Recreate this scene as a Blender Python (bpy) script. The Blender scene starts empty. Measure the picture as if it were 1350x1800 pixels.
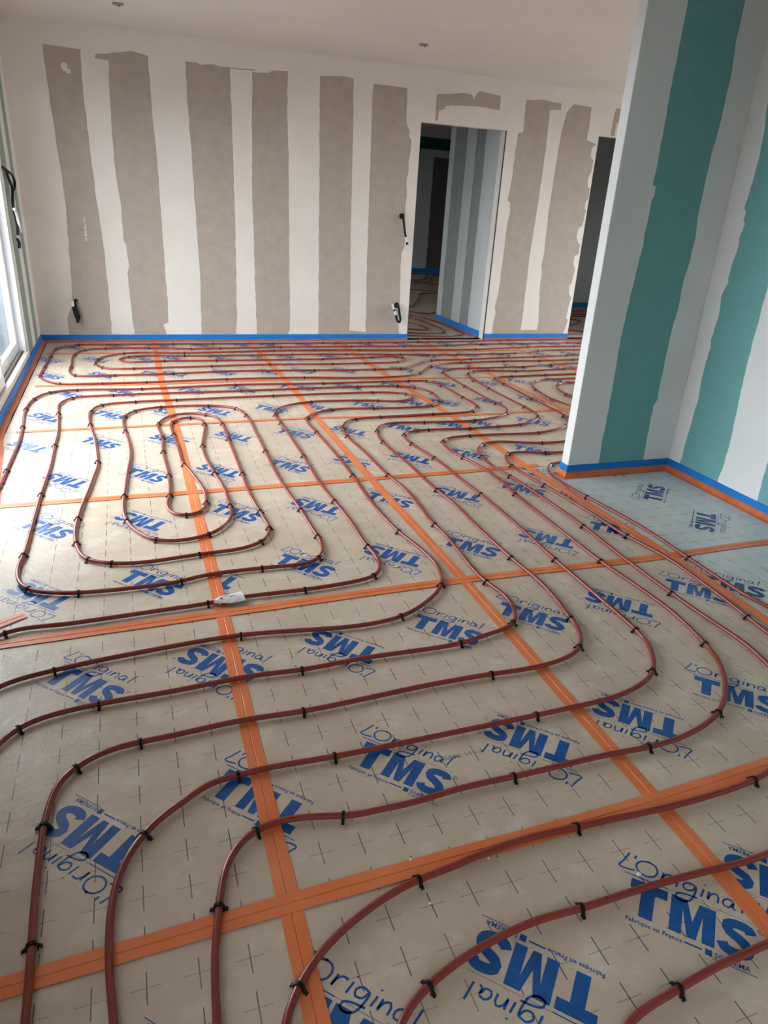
import bpy, bmesh, math, random
from mathutils import Matrix, Vector

random.seed(7)
scene = bpy.context.scene
COL = scene.collection

# ------------------------------------------------------------------ camera
cam_data = bpy.data.cameras.new('camera')
cam = bpy.data.objects.new('camera', cam_data)
COL.objects.link(cam)
cam_data.sensor_fit = 'VERTICAL'
cam_data.sensor_height = 24.0
cam_data.lens = 24.0 * 1219.83 / 1800.0
cam_data.clip_start = 0.02
cam.matrix_world = Matrix(((0.942717, 0.085012, -0.322579, 0.0),
                           (-0.328933, 0.397942, -0.856414, 0.0),
                           (0.055562, 0.913463, --0.40311, 1.4093),
                           (0, 0, 0, 1)))
scene.camera = cam

# ------------------------------------------------------------------ sky and exposure
world = bpy.data.worlds.new('overcast_sky')
scene.world = world
world.use_nodes = True
bg = world.node_tree.nodes['Background']
bg.inputs['Color'].default_value = (0.95, 0.97, 1.0, 1)
bg.inputs['Strength'].default_value = 8.5
vs = scene.view_settings
vs.view_transform = 'Standard'
vs.look = 'None'
vs.gamma = 1.0
vs.use_curve_mapping = False
vs.exposure = 0.36


def portal(name, loc, rot, sx, sy):
    """sky portal filling a window opening (guides the daylight, adds none)"""
    d = bpy.data.lights.new(name, 'AREA')
    d.shape = 'RECTANGLE'
    d.size, d.size_y = sx, sy
    d.cycles.is_portal = True
    o = bpy.data.objects.new(name, d)
    COL.objects.link(o)
    o.location = loc
    o.rotation_euler = rot
    return o


H = math.pi / 2
# window openings: (y0, y1, z0, z1)
WIN1 = (2.86, 6.60, 0.07, 2.30)      # sliding door in the left wall, seen at the picture's edge
ADDED_WIN2 = (-1.90, -0.45, 0.07, 2.30)     # unseen second sliding door, added in the same wall to light the near end
WIN3 = (3.60, 7.30, 0.07, 2.30)      # glazed door of the far right wall, behind the partition
WIN4 = (9.40, 12.00, 0.30, 2.20)     # window of the back room
ADDED_WIN5 = (8.70, 9.30, 0.60, 1.90)      # small unseen window, added to brighten the second back room
XL, XR, YB, ZC = -0.83, 7.60, 7.62, 2.694
for nm, x, w, r in (('portal_a', XL - 0.135, WIN1, -H), ('portal_b', XL - 0.135, ADDED_WIN2, -H),
                    ('portal_c', XR + 0.29, WIN3, H), ('portal_d', XL - 0.135, WIN4, -H),
                    ('portal_e', 9.29, ADDED_WIN5, H)):
    portal(nm, (x, (w[0] + w[1]) / 2, (w[2] + w[3]) / 2), (0, r, 0), w[3] - w[2], w[1] - w[0])

# ------------------------------------------------------------------ materials
def new_mat(name):
    m = bpy.data.materials.new(name)
    m.use_nodes = True
    nt = m.node_tree
    return m, nt, nt.nodes['Principled BSDF']


def N(nt, typ, **kw):
    n = nt.nodes.new(typ)
    for k, v in kw.items():
        setattr(n, k, v)
    return n


def math_node(nt, op, a, b=None, c=None):
    n = N(nt, 'ShaderNodeMath', operation=op)
    for i, v in enumerate((a, b, c)):
        if v is None:
            continue
        if isinstance(v, (int, float)):
            n.inputs[i].default_value = v
        else:
            nt.links.new(v, n.inputs[i])
    return n.outputs[0]


def mix_col(nt, fac, a, b, blend='MIX'):
    n = N(nt, 'ShaderNodeMix', data_type='RGBA', blend_type=blend)
    for sock, v in ((n.inputs[0], fac), (n.inputs[6], a), (n.inputs[7], b)):
        if isinstance(v, (int, float)):
            sock.default_value = v
        elif isinstance(v, tuple):
            sock.default_value = (*v, 1)
        else:
            nt.links.new(v, sock)
    return n.outputs[2]


def noise(nt, vec, scale, detail=4, rough=0.6):
    n = N(nt, 'ShaderNodeTexNoise')
    n.inputs['Scale'].default_value = scale
    n.inputs['Detail'].default_value = detail
    n.inputs['Roughness'].default_value = rough
    nt.links.new(vec, n.inputs['Vector'])
    return n.outputs['Fac']


def ramp(nt, fac, lo, hi):
    n = N(nt, 'ShaderNodeMapRange')
    n.inputs[1].default_value = lo
    n.inputs[2].default_value = hi
    nt.links.new(fac, n.inputs[0])
    return n.outputs[0]


def bump(nt, bsdf, height, strength, dist):
    n = N(nt, 'ShaderNodeBump')
    n.inputs['Strength'].default_value = strength
    n.inputs['Distance'].default_value = dist
    nt.links.new(height, n.inputs['Height'])
    nt.links.new(n.outputs[0], bsdf.inputs['Normal'])


def simple(name, col, rough=0.6, var=0.08, scale=6.0, spec=0.4, metal=0.0, bumpy=0.0, coat=0.0):
    m, nt, b = new_mat(name)
    tc = N(nt, 'ShaderNodeTexCoord').outputs['Object']
    f = noise(nt, tc, scale)
    dark = tuple(c * (1 - var * 1.6) for c in col)
    light = tuple(min(1.0, c * (1 + var)) for c in col)
    nt.links.new(mix_col(nt, ramp(nt, f, 0.3, 0.7), dark, light), b.inputs['Base Color'])
    b.inputs['Roughness'].default_value = rough
    b.inputs['Specular IOR Level'].default_value = spec
    b.inputs['Metallic'].default_value = metal
    b.inputs['Coat Weight'].default_value = coat
    b.inputs['Coat Roughness'].default_value = 0.15
    if bumpy:
        bump(nt, b, noise(nt, tc, scale * 8, 3), bumpy, 0.004)
    return m


M = {}
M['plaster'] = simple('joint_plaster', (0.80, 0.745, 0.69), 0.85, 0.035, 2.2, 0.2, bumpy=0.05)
M['ceiling'] = simple('ceiling_plaster', (0.78, 0.72, 0.67), 0.9, 0.03, 1.2, 0.15)
M['paper'] = simple('plasterboard_paper', (0.46, 0.393, 0.335), 0.85, 0.05, 9.0, 0.2)
M['paper_grey'] = simple('hall_board_paper', (0.27, 0.29, 0.275), 0.85, 0.05, 6.0, 0.2)
M['paper_brown'] = simple('far_board_paper', (0.13, 0.11, 0.10), 0.85, 0.05, 6.0, 0.2)
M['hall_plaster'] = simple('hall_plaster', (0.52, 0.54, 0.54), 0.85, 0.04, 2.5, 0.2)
M['plaster_cool'] = simple('joint_plaster_cool', (0.78, 0.785, 0.775), 0.8, 0.03, 2.2, 0.2, bumpy=0.05)
M['teal'] = simple('green_board_paper', (0.17, 0.40, 0.40), 0.75, 0.035, 14.0, 0.25)
M['teal_dark'] = simple('dark_green_board', (0.02, 0.07, 0.055), 0.8, 0.05, 8.0, 0.2)
M['sage'] = simple('pale_green_board', (0.29, 0.355, 0.31), 0.8, 0.04, 8.0, 0.2)
M['blue_foam'] = simple('blue_edge_foam', (0.006, 0.19, 0.60), 0.5, 0.06, 12.0, 0.35)
M['skirt'] = simple('orange_skirt_film', (0.62, 0.15, 0.045), 0.38, 0.14, 14.0, 0.45, bumpy=0.25)
M['pvc'] = simple('white_pvc', (0.80, 0.83, 0.85), 0.35, 0.02, 4.0, 0.45)
M['sill'] = simple('cream_sill', (0.72, 0.66, 0.57), 0.5, 0.04, 8.0, 0.4)
M['black'] = simple('black_plastic', (0.007, 0.007, 0.0075), 0.45, 0.1, 30.0, 0.25)
M['white_tip'] = simple('white_tape_tip', (0.8, 0.8, 0.8), 0.5, 0.03, 20.0, 0.4)
M['dark_steel'] = simple('dark_stud', (0.025, 0.027, 0.03), 0.6, 0.1, 10.0, 0.4)
M['slab'] = simple('concrete_slab', (0.30, 0.29, 0.27), 0.9, 0.1, 4.0, 0.2)
M['ink_blue'] = simple('blue_ink', (0.012, 0.105, 0.36), 0.28, 0.16, 18.0, 0.4)
M['ink_navy'] = simple('navy_ink', (0.02, 0.06, 0.22), 0.3, 0.10, 18.0, 0.4)
M['ink_dark'] = simple('dark_print', (0.08, 0.08, 0.085), 0.5, 0.1, 20.0, 0.3)
M['ink_grey'] = simple('faded_grey_ink', (0.40, 0.35, 0.30), 0.5, 0.15, 40.0, 0.3)
M['tag'] = simple('white_tag', (0.80, 0.82, 0.84), 0.4, 0.03, 30.0, 0.4)
M['tag_red'] = simple('tag_red_print', (0.35, 0.03, 0.05), 0.5, 0.05, 30.0, 0.3)
M['tag_grey'] = simple('tag_grey_print', (0.35, 0.36, 0.40), 0.5, 0.05, 30.0, 0.3)
M['box_grey'] = simple('ceiling_box_grey', (0.30, 0.28, 0.26), 0.6, 0.05, 20.0, 0.3)
M['earth'] = simple('outside_paving', (0.068, 0.082, 0.096), 0.9, 0.15, 0.8, 0.2)
M['render'] = simple('outside_fence', (0.045, 0.075, 0.115), 0.8, 0.1, 1.5, 0.2)


def pipe_material():
    m, nt, b = new_mat('red_pipe')
    tc = N(nt, 'ShaderNodeTexCoord').outputs['Object']
    f = noise(nt, tc, 7.0)
    nt.links.new(mix_col(nt, ramp(nt, f, 0.3, 0.7), (0.235, 0.038, 0.028), (0.255, 0.044, 0.032)), b.inputs['Base Color'])
    b.inputs['Roughness'].default_value = 0.2
    b.inputs['Specular IOR Level'].default_value = 0.5
    return m


def tape_material():
    m, nt, b = new_mat('orange_tape')
    tc = N(nt, 'ShaderNodeTexCoord').outputs['Object']
    f1 = noise(nt, tc, 5.0)
    f2 = noise(nt, tc, 70.0, 3)
    c = mix_col(nt, ramp(nt, f1, 0.35, 0.7), (0.80, 0.19, 0.052), (0.86, 0.26, 0.10))
    c = mix_col(nt, math_node(nt, 'MULTIPLY', ramp(nt, f2, 0.5, 0.75), 0.25), c, (0.62, 0.33, 0.2))
    nt.links.new(c, b.inputs['Base Color'])
    b.inputs['Roughness'].default_value = 0.36
    b.inputs['Specular IOR Level'].default_value = 0.45
    bump(nt, b, f2, 0.25, 0.002)
    return m


def board_material(name, base, stain, pale):
    """foil-faced insulation board: blotchy paper with a 10 cm grid of printed crosses"""
    m, nt, b = new_mat(name)
    tc = N(nt, 'ShaderNodeTexCoord').outputs['Object']
    sep = N(nt, 'ShaderNodeSeparateXYZ')
    nt.links.new(tc, sep.inputs[0])
    x, y = sep.outputs[0], sep.outputs[1]
    info = N(nt, 'ShaderNodeObjectInfo')
    off = N(nt, 'ShaderNodeVectorMath', operation='ADD')
    nt.links.new(tc, off.inputs[0])
    nt.links.new(info.outputs['Location'], off.inputs[1])
    v = off.outputs[0]

    def cell(s):
        f = math_node(nt, 'FRACT', math_node(nt, 'MULTIPLY_ADD', s, 10.0, 0.5))
        return math_node(nt, 'MULTIPLY', math_node(nt, 'SUBTRACT', f, 0.5), 0.1)
    dx, dy = cell(x), cell(y)
    adx, ady = math_node(nt, 'ABSOLUTE', dx), math_node(nt, 'ABSOLUTE', dy)
    solid = math_node(nt, 'MULTIPLY', math_node(nt, 'LESS_THAN', adx, 0.0013), math_node(nt, 'LESS_THAN', ady, 0.032))
    dash = math_node(nt, 'LESS_THAN', math_node(nt, 'FRACT', math_node(nt, 'MULTIPLY', dx, 210.0)), 0.55)
    wob = math_node(nt, 'MULTIPLY_ADD', noise(nt, tc, 420.0, 1), 0.0024, 0.0002)
    dots = math_node(nt, 'MULTIPLY', math_node(nt, 'MULTIPLY', math_node(nt, 'LESS_THAN', ady, wob), math_node(nt, 'LESS_THAN', adx, 0.029)), dash)
    fade = ramp(nt, noise(nt, v, 2.3, 2), 0.35, 0.6)
    fade = math_node(nt, 'MULTIPLY_ADD', fade, 0.30, 0.65)
    cross = math_node(nt, 'MULTIPLY', math_node(nt, 'MAXIMUM', solid, math_node(nt, 'MULTIPLY', dots, 0.75)), fade)
    n1 = noise(nt, v, 1.7, 5, 0.65)
    n2 = noise(nt, v, 9.0, 4, 0.6)
    n3 = noise(nt, v, 45.0, 3, 0.6)
    c = mix_col(nt, ramp(nt, n1, 0.35, 0.68), stain, base)
    c = mix_col(nt, math_node(nt, 'MULTIPLY', ramp(nt, n2, 0.52, 0.72), 0.75), c, pale)
    c = mix_col(nt, math_node(nt, 'MULTIPLY', ramp(nt, n3, 0.5, 0.8), 0.14), c, tuple(k * 0.6 for k in base))
    c = mix_col(nt, cross, c, (0.055, 0.055, 0.06))
    nt.links.new(c, b.inputs['Base Color'])
    nt.links.new(math_node(nt, 'MULTIPLY_ADD', n2, 0.25, 0.22), b.inputs['Roughness'])
    b.inputs['Specular IOR Level'].default_value = 0.5
    h = math_node(nt, 'ADD', noise(nt, v, 14.0, 3), math_node(nt, 'MULTIPLY', n3, 0.3))
    bump(nt, b, h, 0.34, 0.006)
    return m


def glass_material():
    m = bpy.data.materials.new('window_glass')
    m.use_nodes = True
    nt = m.node_tree
    nt.nodes.clear()
    out = N(nt, 'ShaderNodeOutputMaterial')
    tr = N(nt, 'ShaderNodeBsdfTransparent')
    tr.inputs[0].default_value = (0.93, 0.96, 0.97, 1)
    gl = N(nt, 'ShaderNodeBsdfGlossy')
    gl.inputs['Roughness'].default_value = 0.02
    lw = N(nt, 'ShaderNodeLayerWeight')
    fac = math_node(nt, 'MULTIPLY_ADD', math_node(nt, 'POWER', lw.outputs['Facing'], 5.0), 0.30, 0.03)
    mx = N(nt, 'ShaderNodeMixShader')
    nt.links.new(fac, mx.inputs[0])
    nt.links.new(tr.outputs[0], mx.inputs[1])
    nt.links.new(gl.outputs[0], mx.inputs[2])
    nt.links.new(mx.outputs[0], out.inputs[0])
    return m


M['pipe'] = pipe_material()
M['tape'] = tape_material()
M['board'] = board_material('board_facer', (0.665, 0.555, 0.435), (0.57, 0.465, 0.355), (0.74, 0.67, 0.57))
M['board_pale'] = board_material('pale_board_facer', (0.65, 0.67, 0.645), (0.57, 0.59, 0.57), (0.72, 0.73, 0.71))
M['glass'] = glass_material()

# ------------------------------------------------------------------ mesh helpers
def link(name, me, mat, parent=None, loc=(0, 0, 0), rotz=0.0, smooth=False):
    o = bpy.data.objects.new(name, me)
    COL.objects.link(o)
    if mat is not None and not me.materials:
        me.materials.append(mat)
    o.location = loc
    o.rotation_euler = (0, 0, rotz)
    if parent is not None:
        o.parent = parent
    if smooth:
        me.polygons.foreach_set('use_smooth', [True] * len(me.polygons))
    return o


def tag(o, label, cat, group=None, kind=None):
    o['label'] = label
    o['category'] = cat
    if group:
        o['group'] = group
    if kind:
        o['kind'] = kind
    return o


def boxes_mesh(name, boxes):
    vs_, fs = [], []
    for x0, x1, y0, y1, z0, z1 in boxes:
        b = len(vs_)
        vs_ += [(x0, y0, z0), (x1, y0, z0), (x1, y1, z0), (x0, y1, z0), (x0, y0, z1), (x1, y0, z1), (x1, y1, z1), (x0, y1, z1)]
        fs += [tuple(b + i for i in f) for f in ((0, 3, 2, 1), (4, 5, 6, 7), (0, 1, 5, 4), (1, 2, 6, 5), (2, 3, 7, 6), (3, 0, 4, 7))]
    me = bpy.data.meshes.new(name)
    me.from_pydata(vs_, [], fs)
    return me


def bevel_mesh(me, w):
    bm = bmesh.new()
    bm.from_mesh(me)
    bmesh.ops.bevel(bm, geom=bm.edges[:], offset=w, segments=1, affect='EDGES')
    bm.to_mesh(me)
    bm.free()
    return me


def wall_mesh(name, axis, a0, a1, t0, t1, z0, z1, openings=()):
    """wall running along axis ('x' or 'y') from a0 to a1, thickness t0..t1, with rectangular openings (a, b, zlo, zhi)"""
    bx = []

    def add(p0, p1, q0, q1):
        if p1 - p0 > 1e-4 and q1 - q0 > 1e-4:
            bx.append((p0, p1, t0, t1, q0, q1) if axis == 'x' else (t0, t1, p0, p1, q0, q1))
    cur = a0
    for a, b, lo, hi in sorted(openings):
        add(cur, a, z0, z1)
        add(a, b, z0, lo)
        add(a, b, hi, z1)
        cur = b
    add(cur, a1, z0, z1)
    return boxes_mesh(name, bx)


def prism(name, poly, depth):
    """closed outline (u, v) extruded by depth along +w; returns mesh in (u, v, w)"""
    bm = bmesh.new()
    vs_ = [bm.verts.new((u, v, 0)) for u, v in poly]
    f = bm.faces.new(vs_)
    r = bmesh.ops.extrude_face_region(bm, geom=[f])
    for v in r['geom']:
        if isinstance(v, bmesh.types.BMVert):
            v.co.z += depth
    bmesh.ops.recalc_face_normals(bm, faces=bm.faces[:])
    bmesh.ops.triangulate(bm, faces=[f for f in bm.faces if len(f.verts) > 4])
    me = bpy.data.meshes.new(name)
    bm.to_mesh(me)
    bm.free()
    return me


def ragged(poly, amp, step):
    """subdivide an outline and shake it a little, so plaster edges look trowelled"""
    out = []
    n = len(poly)
    for i in range(n):
        (x0, y0), (x1, y1) = poly[i], poly[(i + 1) % n]
        L = math.hypot(x1 - x0, y1 - y0)
        k = max(1, int(L / step))
        for j in range(k):
            t = j / k
            a = 0 if (j == 0) else amp
            out.append((x0 + (x1 - x0) * t + random.uniform(-a, a), y0 + (y1 - y0) * t + random.uniform(-a * .5, a * .5)))
    return out


def catmull(pts, step=0.025):
    P = [Vector(p) for p in pts]
    P = [P[0] * 2 - P[1]] + P + [P[-1] * 2 - P[-2]]
    out = []
    for i in range(1, len(P) - 2):
        p0, p1, p2, p3 = P[i - 1:i + 3]
        t0 = 0.0
        t1 = t0 + max(1e-4, (p1 - p0).length) ** 0.5
        t2 = t1 + max(1e-4, (p2 - p1).length) ** 0.5
        t3 = t2 + max(1e-4, (p3 - p2).length) ** 0.5
        n = max(1, int((p2 - p1).length / step))
        for j in range(n):
            t = t1 + (t2 - t1) * j / n
            a1 = p0 * ((t1 - t) / (t1 - t0)) + p1 * ((t - t0) / (t1 - t0))
            a2 = p1 * ((t2 - t) / (t2 - t1)) + p2 * ((t - t1) / (t2 - t1))
            a3 = p2 * ((t3 - t) / (t3 - t2)) + p3 * ((t - t2) / (t3 - t2))
            b1 = a1 * ((t2 - t) / (t2 - t0)) + a2 * ((t - t0) / (t2 - t0))
            b2 = a2 * ((t3 - t) / (t3 - t1)) + a3 * ((t - t1) / (t3 - t1))
            out.append(b1 * ((t2 - t) / (t2 - t1)) + b2 * ((t - t1) / (t2 - t1)))
    out.append(P[-2])
    return out


def resample(path, step):
    out = [path[0].copy()]
    acc = 0.0
    L = sum((b - a).length for a, b in zip(path, path[1:]))
    n = max(2, int(L / step))
    d = L / n
    need = d
    for a, b in zip(path, path[1:]):
        seg = (b - a).length
        while acc + seg >= need - 1e-9 and len(out) < n:
            out.append(a.lerp(b, (need - acc) / seg))
            need += d
        acc += seg
    out.append(path[-1].copy())
    return out


def smooth_path(path, rounds):
    for _ in range(rounds):
        q = path[:]
        for i in range(1, len(path) - 1):
            q[i] = (path[i - 1] + path[i] * 2 + path[i + 1]) * 0.25
        path = q
    return path


def tube_mesh(name, path, r, sides=12, caps=True):
    vs_, fs = [], []
    n = len(path)
    up = Vector((0, 0, 1))
    prev = None
    for i, p in enumerate(path):
        t = (path[min(i + 1, n - 1)] - path[max(i - 1, 0)]).normalized()
        if abs(t.z) < 0.9:
            a = t.cross(up).normalized()
        else:
            a = (prev if prev is not None else Vector((1, 0, 0)))
            a = (a - t * a.dot(t)).normalized()
        if prev is not None and a.dot(prev) < 0:
            a = -a
        prev = a
        b = a.cross(t).normalized()
        rr = r[i] if isinstance(r, list) else r
        for k in range(sides):
            th = 2 * math.pi * k / sides
            vs_.append(p + a * (rr * math.cos(th)) + b * (rr * math.sin(th)))
    for i in range(n - 1):
        for k in range(sides):
            k2 = (k + 1) % sides
            fs.append((i * sides + k, i * sides + k2, (i + 1) * sides + k2, (i + 1) * sides + k))
    if caps:
        fs.append(tuple(range(sides))[::-1])
        fs.append(tuple((n - 1) * sides + k for k in range(sides)))
    me = bpy.data.meshes.new(name)
    me.from_pydata([tuple(v) for v in vs_], [], fs)
    bm = bmesh.new()
    bm.from_mesh(me)
    bmesh.ops.recalc_face_normals(bm, faces=bm.faces[:])
    bm.to_mesh(me)
    bm.free()
    me.polygons.foreach_set('use_smooth', [True] * len(me.polygons))
    return me


def ribbon_mesh(name, path, half, z, dip=0.0, thick=0.0005, wob=0.0):
    """flat strip along a path on the floor; half: half width (number or list)"""
    vs_, fs = [], []
    n = len(path)
    for i, p in enumerate(path):
        t = (path[min(i + 1, n - 1)] - path[max(i - 1, 0)]).normalized()
        s = Vector((t.y, -t.x, 0))
        h = half[i] if isinstance(half, list) else half
        h *= 1 + random.uniform(-wob, wob)
        for k, (f, dz) in enumerate(((-1, 0), (-0.09, 0.0003), (0, -dip), (0.09, 0.0003), (1, 0))):
            vs_.append((p.x + s.x * h * f, p.y + s.y * h * f, z + dz + random.uniform(0, wob * 0.006)))
    m = 5
    for i in range(n - 1):
        for k in range(m - 1):
            fs.append((i * m + k, i * m + k + 1, (i + 1) * m + k + 1, (i + 1) * m + k))
    me = bpy.data.meshes.new(name)
    me.from_pydata(vs_, [], fs)
    bm = bmesh.new()
    bm.from_mesh(me)
    bmesh.ops.recalc_face_normals(bm, faces=bm.faces[:])
    if sum(f.normal.z for f in bm.faces) < 0:
        bmesh.ops.reverse_faces(bm, faces=bm.faces[:])
    r = bmesh.ops.extrude_face_region(bm, geom=bm.faces[:], use_keep_orig=True)
    for v in r['geom']:
        if isinstance(v, bmesh.types.BMVert):
            v.co.z -= thick
    bmesh.ops.recalc_face_normals(bm, faces=bm.faces[:])
    bm.to_mesh(me)
    bm.free()
    return me

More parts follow.
